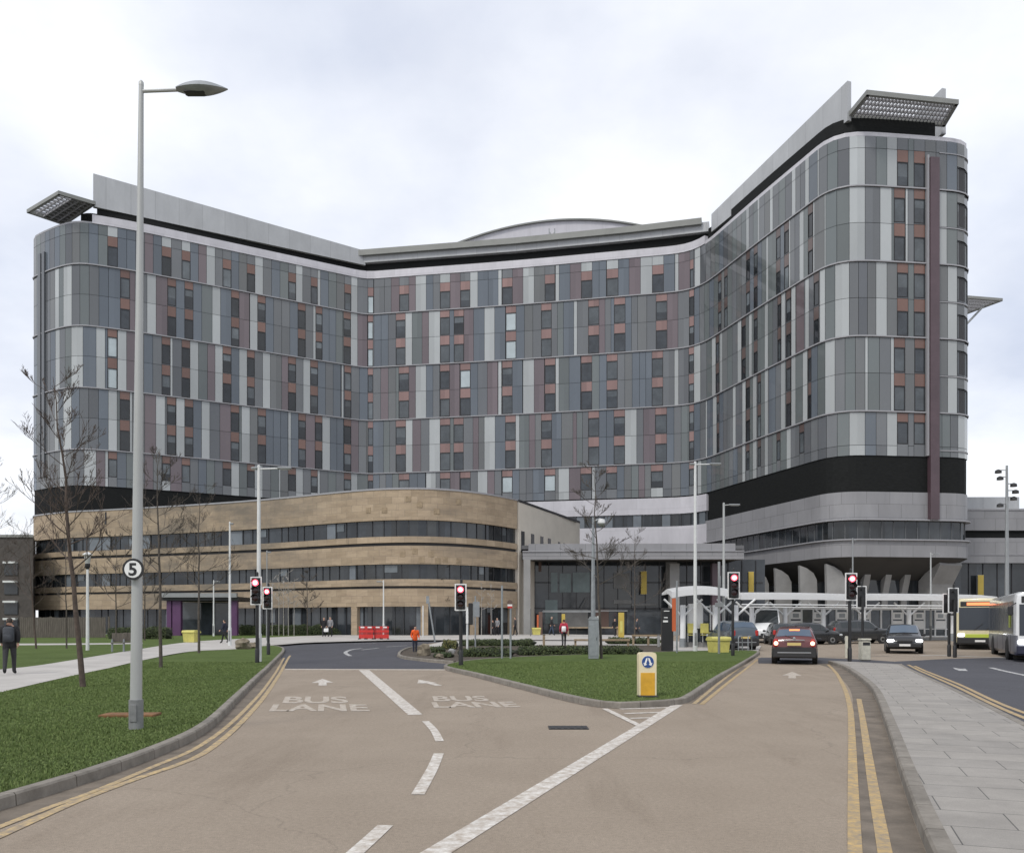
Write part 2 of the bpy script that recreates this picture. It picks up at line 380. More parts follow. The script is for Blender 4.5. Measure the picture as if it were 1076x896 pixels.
def dup(root, loc, rz=0.0, label=None, group=None, scale=None):
    def cp(o, par):
        c = o.copy(); COL.objects.link(c)
        if par: c.parent = par
        for ch in list(KID.get(o.name, [])): cp(ch, c)
        return c
    KID = {}
    for o in bpy.data.objects:
        if o.parent: KID.setdefault(o.parent.name, []).append(o)
    r = cp(root, None); r.location = loc; r.rotation_euler = (0,0,rz)
    if scale: r.scale = scale
    if label: r['label'] = label
    if group: r['group'] = group
    return r

# ------------------------------------------------------------------ sheets draped on the ground
def dens(pts, step=1.0):
    """Catmull-Rom through 2-d points"""
    out = []; n = len(pts)
    for i in range(n-1):
        p0, p1, p2, p3 = pts[max(i-1,0)], pts[i], pts[i+1], pts[min(i+2,n-1)]
        L = (Vector(p2[:2])-Vector(p1[:2])).length; k = max(1, int(L/step))
        for j in range(k):
            t = j/k
            out.append(tuple(.5*((2*p1[a])+(-p0[a]+p2[a])*t+(2*p0[a]-5*p1[a]+4*p2[a]-p3[a])*t*t+(-p0[a]+3*p1[a]-3*p2[a]+p3[a])*t**3) for a in (0,1)))
    out.append(tuple(pts[-1][:2])); return out
def drape_bm(bm, off):
    for yy in (Y0, Y1):
        bmesh.ops.bisect_plane(bm, geom=bm.verts[:]+bm.edges[:]+bm.faces[:], plane_co=(0,yy,0), plane_no=(0,1,0))
    for v in bm.verts: v.co.z = v.co.z+off+gh(v.co.y)
def sheet(name, poly, off, mm, parent=None, kind='structure'):
    bm = bmesh.new(); vs = [bm.verts.new((p[0], p[1], 0)) for p in poly]; f = bm.faces.new(vs)
    bmesh.ops.triangulate(bm, faces=[f]); bmesh.ops.recalc_face_normals(bm, faces=bm.faces)
    if bm.faces[:] and sum(f.normal.z*f.calc_area() for f in bm.faces) < 0: bmesh.ops.reverse_faces(bm, faces=bm.faces)
    drape_bm(bm, off)
    me = bpy.data.meshes.new(name); bm.to_mesh(me); bm.free(); me.materials.append(MATS[mm])
    o = bpy.data.objects.new(name, me); COL.objects.link(o)
    if kind: o['kind'] = kind
    if parent: o.parent = parent
    return o
def offset_line(pts, w):
    out = []
    for i, p in enumerate(pts):
        a = Vector(pts[max(i-1,0)][:2]); b_ = Vector(pts[min(i+1,len(pts)-1)][:2]); d = (b_-a).normalized()
        out.append((p[0]-d.y*w, p[1]+d.x*w))
    return out
class Ribbons:
    """several draped strips in one mesh"""
    def __init__(s): s.mb = MB()
    def line(s, pts, w0, w1, off, mm):
        a, b_ = offset_line(pts, w0), offset_line(pts, w1); L = 0
        for i in range(len(pts)-1):
            l2 = L+(Vector(pts[i+1])-Vector(pts[i])).length
            s.mb.face([(*a[i],off),(*a[i+1],off),(*b_[i+1],off),(*b_[i],off)], mm, [(L,0),(l2,0),(l2,1),(L,1)]); L = l2
    def poly(s, pts, off, mm): s.mb.face([(p[0],p[1],off) for p in pts], mm)
    def build(s, name, kind='structure', parent=None):
        o = s.mb.build(name, None, fix=False); me = o.data
        bm = bmesh.new(); bm.from_mesh(me); bmesh.ops.triangulate(bm, faces=[f for f in bm.faces if len(f.verts) > 4])
        drape_bm(bm, 0)
        for f in bm.faces:
            f.normal_update()
            if f.normal.z < -.5: f.normal_flip()
        bm.to_mesh(me); bm.free()
        if kind: o['kind'] = kind
        return o
def kerb(name, pts, w=.14, h=.12, side=1):
    """kerb along pts (front foot), body lies on the left side (side=1) or right"""
    mb = MB(); q = [offset_line(pts, side*x) for x in (0, .012, .03, w)]; zs = [-.05, h-.02, h, h]; L = 0
    for i in range(len(pts)-1):
        l2 = L+(Vector(pts[i+1])-Vector(pts[i])).length
        for j in range(3):
            mb.face([(*q[j][i], zs[j]), (*q[j][i+1], zs[j]), (*q[j+1][i+1], zs[j+1]), (*q[j+1][i], zs[j+1])], 'kerb_stone', [(L,j),(l2,j),(l2,j+1),(L,j+1)])
        mb.face([(*q[3][i], h), (*q[3][i+1], h), (*q[3][i+1], -.05), (*q[3][i], -.05)], 'kerb_stone', [(L,3),(l2,3),(l2,4),(L,4)]); L = l2
    o = mb.build(name, None, fix=False); bm = bmesh.new(); bm.from_mesh(o.data); bmesh.ops.remove_doubles(bm, verts=bm.verts, dist=1e-5)
    bmesh.ops.recalc_face_normals(bm, faces=bm.faces); drape_bm(bm, 0); bm.to_mesh(o.data); bm.free(); o['kind'] = 'structure'
    return o
# ================================================================== GROUND
def g2(px, py, off=0.0): p = G(px, py, off); return (p.x, p.y)
def gl(l, off=0.0): return [g2(a, b_, off) for a, b_ in l]
sheet('ground', [(-900,-60),(900,-60),(900,2500),(-900,2500)], -.06, 'ground')
sheet('road', [(-60,-25),(30,-25),(60,100),(-40,100)], 0, 'tan_road')
# left kerb line (foot), from near to far
kl_px = [(0,851.5),(50,836),(100,820),(173,792),(221,766.5),(252,735.5),(277,709.5),(295,690.5),(299,685.5),(298,682),(290,680),(276,679.2)]
kl = dens([(-4.3,-6),(-4.45,0),(-4.52,5)]+gl(kl_px), .5)
H = .12
lawn_top = gl([(276,678.4),(251,681.5),(201,684),(151,693),(83,708),(0,727),(-90,752)], H)
off_k = offset_line(kl, .14)
sheet('lawn_left_ground', off_k+lawn_top+[(-30,-6)], H-.008, 'lawn')
kerb('kerb_left', kl, side=1)
path_lo = gl([(-140,768),(-90,752),(0,727),(83,708),(151,693),(201,684),(251,681.5),(276,678.4),(300,676.6),(330,674.6),(414,672.4),(470,672.2),(560,672),(640,672.5),(703,672.5)], H)
path_hi = gl([(703,668),(560,665.8),(460,666.3),(345,667.2),(270,670),(201,674),(138,683),(45,698),(0,703),(-90,720)], H)
sheet('footpath', dens(path_lo, .8)+dens(path_hi, .8), H-.002, 'pale_path')
sheet('lawn_back_ground', dens(gl([(-160,733),(-90,720),(0,703),(45,698),(138,683),(201,674),(270,670),(345,667.2),(420,666.5)], H), .8)+[(-5,78.5),(-60,97),(-80,80)], H-.008, 'lawn')
sheet('back_path', gl([(-60,678.5),(20,677.6),(70,677.2),(125,676.5),(150,676),(150,675),(125,675.2),(70,675.6),(20,675.8),(-60,676.3)], H), H-.002, 'pale_path')
# dark turning bay beyond the stop line
bay = gl([(300,703.2),(468,703.6),(480,698),(450,695.5),(425,692.5),(417,689),(419,684.5),(430,680),(450,676),(470,673.6),(414,673.6),(330,675.8),(300,678),(276,679.6),(292,681),(298,683),(299,686),(295,690.5)])
bay2 = gl([(300,703.2),(540,704.2),(470,700)])
sheet('turning_bay', bay, .004, 'dark_asphalt')
kb = dens(gl([(276,679.2),(300,677.6),(330,675.6),(414,673.4),(470,673.2),(560,673),(640,673.5),(700,673.5)]), .8)
kerb('kerb_far', kb, side=1)
# island lawn
isl_px = [(560,691.5),(520,693.5),(488,696.6),(472,699.5),(466,702),(472,704.5),(500,711),(550,724),(600,736.8),(631.4,742.7),(652,744),(690,742.2),(717,739.6),(730,733.5),(751.8,717.6),(770,706),(787,695.5),(797,688.6),(797,686),(780,685),(740,685.5),(700,686.5),(640,688.5),(560,691.5)]
isl = gl(isl_px)
isl_d = dens(isl, .35)
sheet('island_lawn_ground', offset_line(isl_d, .14)[:-1], H-.008, 'lawn')
kerb('island_kerb', isl_d, side=1)
bed_px = [(417.5,689),(420,691),(430,693),(450,695.2),(476,697.4)]
bed = dens(gl(bed_px), .4)
kerb('bed_kerb', dens(gl([(440,680),(428,682),(420,685.5),(417.5,689),(420,691),(430,693),(450,695.2),(476,697.4)]), .4), side=1)
sheet('planting_bed', gl([(476,697),(450,694.8),(430,692.6),(421,690.6),(419,689),(421,686),(429,682.5),(441,680.5),(560,678.5),(640,678.5),(700,678.5),(700,685.8),(640,687.8),(560,690.8),(520,692.8),(488,696)]), .06, 'soil')
sheet('plaza', gl([(441,680.4),(560,678.4),(640,678.4),(700,678.4),(703,686),(797,684.5),(800,679),(703,673.6),(640,673.6),(560,673.1),(470,673.3)]), .05, 'pale_path')
# right pavement
kr_px = [(870,696.8),(887,703),(905,716),(917.5,730),(930,765),(945,815.5),(973,896)]
kr = dens(gl(kr_px)+[(1.6,2.4),(-.4,-3),(-3,-10)], .5)
pe_px = [(948,697.3),(975,710),(1010,725.5),(1076,757)]
pe = dens(gl(pe_px, H)+[(6.0,8.0),(3.5,1),(.5,-8)], .5)
kr_in, pe_in = offset_line(kr, .14), offset_line(pe, -.14)
kerb('kerb_right', kr, w=.15, side=1)
kerb('pavement_edge_kerb', pe, w=.15, side=-1)
sheet('pavement', kr_in+pe_in[::-1], H-.004, 'slab_paving')
# dark carriageway on the right
sheet('bus_road', [pe[-1]]+pe[::-1]+gl([(940,695.6),(905,692.3),(800,691.2),(800,694.2),(868,697.4),(905,696.5),(948,697.3)])[:0]+gl([(948,697.3),(940,694.8),(1000,691.8),(1076,690.2),(1300,688)])+[(40,-8)], .004, 'dark_asphalt')
sheet('junction_strip', gl([(797,696.8),(870,696.9),(948,697.2),(940,694.9),(905,692.6),(860,690.8),(800,690.6),(796,691.5)]), .0045, 'dark_asphalt')
kk = dens(gl([(690,673.5)])+gl([(720,677.5),(797,680)]), 1)
# pale kerb lines across the junction on the right
r = Ribbons()
r.line(dens(gl([(967,688.6),(990,688.4),(1030,690.0),(1076,691.4),(1200,694)]), 1), -.2, .25, .006, 'pale_path')
r.line(dens(gl([(842,691.2),(880,690.2),(905,689.6),(935,689.2)]), 1), -.06, .12, .008, 'kerb_stone')
r.build('junction_edging')
# gutters
r = Ribbons()
r.line(kl, -.42, 0, .0025, 'gutter')
ik = isl_d
r.line([p for p in ik if p[1] < 31 and p[0] < 3.2], -.10, 0, .0025, 'gutter')
r.line([p for p in ik if p[0] > 3.6 and p[1] < 33], -.28, 0, .0025, 'gutter')
r.line(kr, -.46, 0, .0025, 'gutter')
r.build('gutters')
# ------------------------------------------------------------------ painted lines
r = Ribbons()
yo = dens([(-3.7,-6),(-3.8,2)]+gl([(0,878),(75,844),(150.6,815.5),(200.8,798),(231,779),(261,751),(283.6,723.5),(302,693),(305,688.5)]), .4)
yi = dens([(-3.88,-6),(-3.98,2)]+gl([(0,868.5),(100,831),(165.7,803.5),(205,786.5),(237,764.5),(262,741),(281,719),(298.5,691)]), .4)
r.line(yo, -.05, .05, .006, 'pale_yellow_paint'); r.line(yi, -.04, .04, .006, 'pale_yellow_paint')
ya = dens([(.45,1),]+gl([(898.5,896),(896.5,830),(895,770),(893,742),(887,722),(878,706),(870,698)]), .4)
yb = dens([(.67,1),]+gl([(930,896),(919,835),(911,785),(906,753),(902.5,734)]), .4)
r.line(ya, -.05, .05, .006, 'yellow_paint'); r.line(yb, -.05, .05, .006, 'yellow_paint')
r.line(dens(gl([(737,740),(748,731),(765,717),(780,705.5),(792,696),(796,692.5)]), .4), -.05, .05, .006, 'yellow_paint')
r.line(dens(gl([(729,739.5),(741,729.5),(758,715.5),(774,703.5),(787,694.5)]), .4), -.045, .045, .006, 'pale_yellow_paint')
p1 = dens(gl([(954,698.2),(1000,719.2),(1076,754.2)])+[(7.0,8.0)], .5); p2 = dens(gl([(961,699.6),(1005,717.8),(1076,748.8)])+[(7.5,8.0)], .5)
r.line(p1, -.055, .055, .009, 'yellow_paint'); r.line(p2, -.055, .055, .009, 'yellow_paint')
r.build('yellow_lines')
r = Ribbons()
def quad_px(l, mm='white_paint', off=.005): r.poly(gl(l), off, mm)
quad_px([(300,702.4),(468,702.9),(468,704.1),(299,703.6)], 'faded_white_paint')
quad_px([(377,703.6),(388,703.6),(444,750.5),(429,751)])
r.line(dens(gl([(447,757.5),(456,767),(462,778.5)]), .1), -.06, .06, .005, 'white_paint')
r.line(dens(gl([(461,791.5),(454,808),(439,834.6)]), .2), -.065, .065, .005, 'white_paint')
r.line(dens(gl([(405,867),(391,880),(372,897)]), .2), -.065, .065, .005, 'white_paint')
wl = gl([(712,740.2),(440+18,896)]); wl = [wl[0], ((wl[0][0]+wl[1][0])/2, (wl[0][1]+wl[1][1])/2), wl[1], (wl[1][0]-1.2*(wl[0][0]-wl[1][0])/(wl[0][1]-wl[1][1]), wl[1][1]-1.2)]
r.line(wl, -.105, .105, .005, 'white_paint')
r.line(gl([(636,744.5),(676,764)]), -.07, .05, .008, 'white_paint')
for a, b_ in (((652,744.8),(702,743.2)), ((656,749.5),(694,748.3)), ((662,754.5),(684,754))):
    r.line(gl([a, b_]), -.075, .075, .006, 'white_paint')
# arrows: local shape (x across, y along travel)
def arrow(px, py0, py1, w, head=.45, bend=0.0, mm='white_paint', rot=0.0, off=.005):
    rot += math.atan(-(px-CX)/F)
    a, b_ = G(px, py1), G(px, py0); L = b_.y-a.y; sw = w*.18
    pts = [(-sw,0),(sw,0),(sw+bend*.5,L*(1-head)),(w/2+bend,L*(1-head)),(bend,L),(-w/2+bend,L*(1-head)),(-sw+bend*.5,L*(1-head))]
    L *= 1.0; ca, sa = math.cos(rot), math.sin(rot)
    P = [(a.x+x*ca-y*sa, a.y+x*sa+y*ca) for x, y in pts]
    r.poly(P, off, mm)
arrow(339, 712.8, 720, .60, .62); arrow(832.5, 705.2, 712.5, .62, .62, mm='faded_white_paint')
arrow(461, 713.5, 720, .55, .62, bend=-.15, rot=R(10))
# markings on dark asphalt
r.line(dens(gl([(368,689),(363,685.5),(369,682.5),(380,681)]), .2), -.1, .1, .008, 'white_paint_on_asphalt')
for a, b_ in (((380,682.6),(398,680.6)), ((406,679.4),(428,678)), ((365,676.2),(395,675.6))): r.line(gl([a, b_]), -.08, .08, .008, 'white_paint_on_asphalt')
r.line(gl([(1041,701.3),(1082,710.5)]), -.09, .09, .009, 'white_paint_on_asphalt')
quad_px([(1001,701.2),(1009,702.6),(1014,702.3),(1017,704.8),(1008,704.6),(1004,703.2)], 'white_paint_on_asphalt', .009)
r.build('white_lines')
def ftext(txt, x0, x1, y0, y1, mm, name, rot=0.0, off=.005, shear=0.0):
    cu = bpy.data.curves.new('t', 'FONT'); cu.body = txt; cu.offset = .028; ob = bpy.data.objects.new('t', cu); COL.objects.link(ob)
    bpy.context.view_layer.update()
    me = bpy.data.meshes.new_from_object(ob.evaluated_get(bpy.context.evaluated_depsgraph_get()))
    bpy.data.objects.remove(ob)
    xs = [v.co.x for v in me.vertices]; ys = [v.co.y for v in me.vertices]
    sx = (x1-x0)/(max(xs)-min(xs)); sy = (y1-y0)/(max(ys)-min(ys)); mx, my = min(xs), min(ys)
    ca, sa = math.cos(rot), math.sin(rot)
    for v in me.vertices:
        x, y = (v.co.x-mx)*sx, (v.co.y-my)*sy; x += y*shear
        v.co = (x0+x*ca-y*sa, y0+x*sa+y*ca, off)
    me.materials.clear(); me.materials.append(M(mm)); o = bpy.data.objects.new(name, me); COL.objects.link(o)
    return o
def road_text(txt, px0, px1, py0, py1, rot=0.0, mm='faded_white_paint'):
    a, b_ = G(px0, py1), G(px1, py0); d = (a.y+b_.y)/2
    o = ftext(txt, Xp(px0, d), Xp(px1, d), a.y, b_.y, mm, 'road_lettering', rot, shear=((px0+px1)/2-CX)/F); o['kind'] = 'structure'
road_text('BUS', 307, 374, 731.6, 738.6); road_text('LANE', 293, 395, 739.8, 747)
road_text('BUS', 459, 516, 731.2, 736.6, R(4)); road_text('LANE', 459, 548, 737.6, 743.4, R(6))
# near drain cover
c0 = G(597, 764.5)
t = thing('drain_cover', 'dark iron drain cover set in the tan bus lane road', 'drain cover', (c0.x, c0.y, 0))
mb = MB(); mb.box((0,0,.006), (.62,.42,.012), 'black_trim'); mb.build('frame', t)
mb = MB()
for i in range(6): mb.box((-.25+.1*i,0,.014), (.06,.34,.008), 'black_trim')
mb.build('grate', t)
c0 = G(137, 751.5, H)
mb = MB(); mb.box((0,0,.02), (.88,.42,.05), 'rust', bev=.01); o = mb.build('chamber_lid', None); o.location = (c0.x, c0.y, H-.01); o.rotation_euler = (0,0,R(3))
tag(o, 'rusty brown flat lid on the grass behind the tall lamp post', 'lid')
# ================================================================== HOSPITAL TOWER
FP = [(-60,124),(-64.3,118.6),(-65.1,116.3),(-64.2,115.2),(-62,113.7),(-59.2,112.0),(-57.05,111.1),(-55.5,111.0),(-54.2,111.4),(-50.1,113.2),(-44,116.7),(-36.6,121.0),(-24,128.3),(-22.6,129.0),(-21.2,129.25),(-19,128.8),
      (.28,125.5),(16.5,121.9),(21.8,120.8),(24.0,120.1),(25.3,119.1),(26.2,117.8),(26.9,116.4),(28.4,111),(30.3,104.3),(33.0,95.6),(33.6,93.6),(34.3,92.4),(35.5,91.5),(37.2,91.2),(41,91.6),(46,92.2),(48.4,92.6),(49.7,93.4),(50.3,94.7),(50.0,96.4),(44,118)]
for _ in range(2):
    q = [FP[0]]
    for a, b_ in zip(FP, FP[1:]): q += [(.75*a[0]+.25*b_[0], .75*a[1]+.25*b_[1]), (.25*a[0]+.75*b_[0], .25*a[1]+.75*b_[1])]
    FP = q+[FP[-1]]
class Path:
    def __init__(s, pts):
        s.p = [Vector((a, b_)) for a, b_ in pts]; s.s = [0.0]
        for a, b_ in zip(s.p, s.p[1:]): s.s.append(s.s[-1]+(b_-a).length)
        s.L = s.s[-1]
    def at(s, t):
        t = min(max(t, 0), s.L)
        for i in range(len(s.p)-1):
            if t <= s.s[i+1]+1e-9:
                u = (t-s.s[i])/max(1e-9, s.s[i+1]-s.s[i]); return s.p[i].lerp(s.p[i+1], u)
        return s.p[-1]
    def nrm(s, t):
        d = s.at(t+.25)-s.at(t-.25); d.normalize(); return Vector((d.y, -d.x))
    def o(s, t, off=0.0): return s.at(t)+s.nrm(t)*off
    def px(s, px):
        k = (px-CX)/F; best = None
        for i, (a, b_) in enumerate(zip(s.p, s.p[1:])):
            d = b_-a; den = d.x-k*d.y
            if abs(den) < 1e-9: continue
            u = (k*a.y-a.x)/den
            if -1e-6 <= u <= 1+1e-6:
                dep = a.y+u*d.y
                if best is None or dep < best[0]: best = (dep, s.s[i]+u*d.length)
        if best is None: return min(range(len(s.p)), key=lambda i: abs(s.p[i].x/s.p[i].y-k)) and s.s[min(range(len(s.p)), key=lambda i: abs(s.p[i].x/s.p[i].y-k))]
        return best[1]
    def depth(s, t): return s.at(t).y
def pstrip(mb, P, s0, s1, z0, z1, off, mm, step=1.2):
    n = max(1, int((s1-s0)/step+.5))
    for i in range(n):
        a, b_ = s0+(s1-s0)*i/n, s0+(s1-s0)*(i+1)/n; A, B = P.o(a, off), P.o(b_, off)
        mb.face([(A.x,A.y,z0),(B.x,B.y,z0),(B.x,B.y,z1),(A.x,A.y,z1)], mm, [(a,z0),(b_,z0),(b_,z1),(a,z1)])
def pbox(mb, P, s0, s1, z0, z1, o0, o1, mm, step=1.2):
    """solid band following the path from offset o0 (inner) to o1 (outer)"""
    n = max(1, int((s1-s0)/step+.5)); ss = [s0+(s1-s0)*i/n for i in range(n+1)]
    I = [P.o(t, o0) for t in ss]; O = [P.o(t, o1) for t in ss]
    for i in range(n):
        a, b_ = ss[i], ss[i+1]
        mb.face([(O[i].x,O[i].y,z0),(O[i+1].x,O[i+1].y,z0),(O[i+1].x,O[i+1].y,z1),(O[i].x,O[i].y,z1)], mm, [(a,z0),(b_,z0),(b_,z1),(a,z1)])
        mb.face([(O[i].x,O[i].y,z1),(O[i+1].x,O[i+1].y,z1),(I[i+1].x,I[i+1].y,z1),(I[i].x,I[i].y,z1)], mm, [(a,0),(b_,0),(b_,.5),(a,.5)])
        mb.face([(I[i].x,I[i].y,z0),(I[i+1].x,I[i+1].y,z0),(O[i+1].x,O[i+1].y,z0),(O[i].x,O[i].y,z0)], mm, [(a,0),(b_,0),(b_,.5),(a,.5)])
    for k, fl in ((0, 1), (n, 0)):
        q = [(I[k].x,I[k].y,z0),(O[k].x,O[k].y,z0),(O[k].x,O[k].y,z1),(I[k].x,I[k].y,z1)]
        mb.face(q if fl else q[::-1], mm, [(0,0),(.5,0),(.5,.5),(0,.5)])
P = Path(FP)
tower = thing('hospital_tower', 'tall grey hospital tower of coloured glass panels with two rounded wings', 'hospital', (0,118,gh(118)))
Z = [19.65, 24.4, 32.4, 40.4, 48.4, 53.7]
# windows and panels read off the elevation: pixel columns, type
rows = {
 4: 'W113-123.6n m152-161 b161-170 W170-180t g180-191 W191-200t m208.5-217 L217-226 W234-243 b243-251 W259.5-268 L268-276.4 W303-311 L311-318 W326.7-333.7 L333.7-336.7 W362-369 L369-375.7 W386.5-392.5p g393-404 m411-419.6 W419.6-429.7 m429.7-436.7 L436.7-447.8 b447.8-462.4 W462.4-473t m473-483.7 W483.7-494 L494-502 b502-513 L523.5-527.2 W527.7-538.5 m538.5-549.6 L549.6-561.2 W572.5-583 L583.8-587.5 b587.5-599 m599-610.7 W610.7-622.2t b622.2-637 W637.5-649.6t m661-673 L673-685.3 W685.3-697.3t b697.3-709 L709.3-713 m713-725 W725-728.7 L730-735.8 L784-787 L796-798 L809-812 L832-836 L846-850 L859-860.5 L892.4-909 L932-942.7 W942.7-954.3 W960.3-972 W1005.7-1016.6',
 3: 'L57.8-62 L66.6-75.4 b104-114 W126.4-136.4 m136.4-142 L154.5-164 m164-176 W176-185 W194-203 b203-212 L223-231.7 b231.7-243 W243-251.3d m251.3-262 L262.6-270.6 W270.6-279d b279-296 W313-321d L329-331.7 W331.7-338.7d b338.7-360 W361-368.6d L368.6-375.7 m375.7-386 W386.4-392p b393-408 W416-426 L426-433 m443.5-450.5 L450.5-462.4 W462.4-472.4 b472.4-477 W477-487.3 m487.5-497.6 L509-519.7 b519.7-531 W531.5-542.3p W568.7-579.5 b592-603 L603-606.4 W618.2-629.5 m629.5-642 W645.3-657 b657-670 W689.3-701 m701-712.4 W724.2-729.2d b729.5-740 W754.6-758d W761-764.5 W784-788d W792-796d L805-807.3 W815.5-820 W824-829 L829-830.5 L840-844.5 W849-854d L854.3-856 L866.3-867.6 L892.4-909 L924.8-937 W939.4-951 L951.5-954 W960.3-972 L985.2-995 W1005.7-1016.6',
 2: 'L58.3-62.8 L74.9-87.2 L101-110.5 W113-123p L123.6-133 m133-142 b151-170 W170-179d L179-181.4 W191-199.7d L199.7-208.5 m218-226 L226-234 W234-243d b243-251.3 L251.3-259.6 W259.6-267.5d L276-284 m296-302.8 W302.8-310.9d L318.6-326 W326-334d b334-358 L358.8-361 W361.9-369d W386.5-392 m400-416 W419-429.7 m429.7-436.7 L436.7-447.8 b447.8-462 W462.4-472.4t m472.4-483 W483.6-494.3p b494.3-502 m512-523 L523.5-527 W527.7-538.3 b538.3-549 L549.6-561.2 m561.2-572 W572.5-583.5 L583.8-587.3 b598-610 W610.7-622 W637.5-648.8 b672-685 W684.8-696.6 L708.6-713 W723.7-729.2d L729.2-736 L748-752 W752.3-755.5 L756.5-759 L775-779 W779.5-783.5d L787-790 W792-796d L803.5-807 W817-820.5d L821-825 W826-831d L831.5-836 m836.5-845 L846-850 W855-860.5d L861.5-867 L877.4-892.4 L920.5-932 W942.7-954.3 W960.3-972 L995.8-1005.7 W1005.7-1016.6',
 1: 'L57.3-61.5 L66.6-75 b103.5-113.8 L113.8-123 W126-136.4 L136.4-139 m152-163.8 L163.8-173.4 W175.4-184.7d L185.2-194 W194-203d b203-211.8 L211.8-220.4 m231-242.5 W242.5-251.3d L253.8-262.6 W270.7-279.4d b279.4-302.5 L302.8-305.8 W313.6-321.2d m321.2-331 W331.2-338.7d L338.7-346.8 b346.8-361 W361.4-368.9d m368.9-385 W386.5-392 b392-403 W415.9-426.4 L426.4-433.5 m433.5-451 L451-462.4 W462.4-473 W476.7-487 m497-508.9 L508.9-520.2 b520.2-531 W531-541.8 L541.8-545.8 m556-568.7 W568.7-579.7q b579.7-590 m602-606 W618.2-629.5 b629.5-645 W645-656.6 L656.6-669 m676-688.5 W688.5-700.6 b700.6-723 W724.2-729.2d L741.5-743 L749-753 W753.2-755.5 b756-764 L770-773 L780-783.5 W784-788d L791-795 W796-799.5 L803.5-807 b808-815 L820.5-825 W826-831 L831.5-836 W849-852.5d L843.5-848.5 L867-877.4 L909-912 L936-939.4 W939.4-951 W961-972 L995.8-1005.7 W1005.7-1016.6',
 0: 'L62.8-69 L88.4-101 m101-110.5 L110.5-113.6 W113.8-123 m152-170 W170.4-179d m179-191 W191-199.7 W234-243d L243-251.3 W259.6-267.6d L267.6-276 L292.8-294.8 W302.8-310.9d L310.9-318.4 W326.7-333.7d L333.7-336.2 W361.4-368.9 L368.9-375.7 W386.5-392 W419-430 b430-447 L447.8-458 W462.4-473 m473-483 W483.6-494.3 L501.9-512.2 m512.2-527 W527.7-538.5p b560-572 W572.2-583.5p L586.8-598 m598-610 W610-621.5 L622-625.7 W637-648.3q m671-684 W684-696.6t W724-729.2 L733-737 L780-783 W784-787.5 L791-795 W796-799.5 L803.5-807 W816-820 L826.5-831 W840-845 L892.4-909 L932-942.7 W942.7-954.3 W960.3-972 L1006.7-1017.3'}
GREY = ['panel_grey', 'panel_green_grey', 'panel_blue_grey', 'panel_taupe', 'panel_dark_grey']
clad = MB(); pane_mb = MB(); wins = []
prnd = random.Random(21)
g = .022
def panel(s0, s1, z0, z1, mm, off=0.0):
    if s1-s0 < .06 or z1-z0 < .06: return
    n = 1 if s1-s0 < 1.4 else 2
    for i in range(n):
        a, b_ = s0+g+(s1-s0-2*g)*i/n, s0+g+(s1-s0-2*g)*(i+1)/n
        A, B = P.o(a, off), P.o(b_, off)
        clad.face([(A.x,A.y,z0+g),(B.x,B.y,z0+g),(B.x,B.y,z1-g),(A.x,A.y,z1-g)], mm)
def window(s0, s1, z0, z1, kind):
    wins.append((s0, s1, z0, z1, kind))
MMN = {'g': 'panel_grey', 'b': 'panel_blue_grey', 'm': 'panel_mauve', 'L': 'panel_light'}
s_first, s_last = P.px(34.6), P.px(1019.6)
s_fin0, s_fin1 = P.px(973.5), P.px(985)
s_lf0, s_lf1 = P.px(40.5), P.px(48.5)
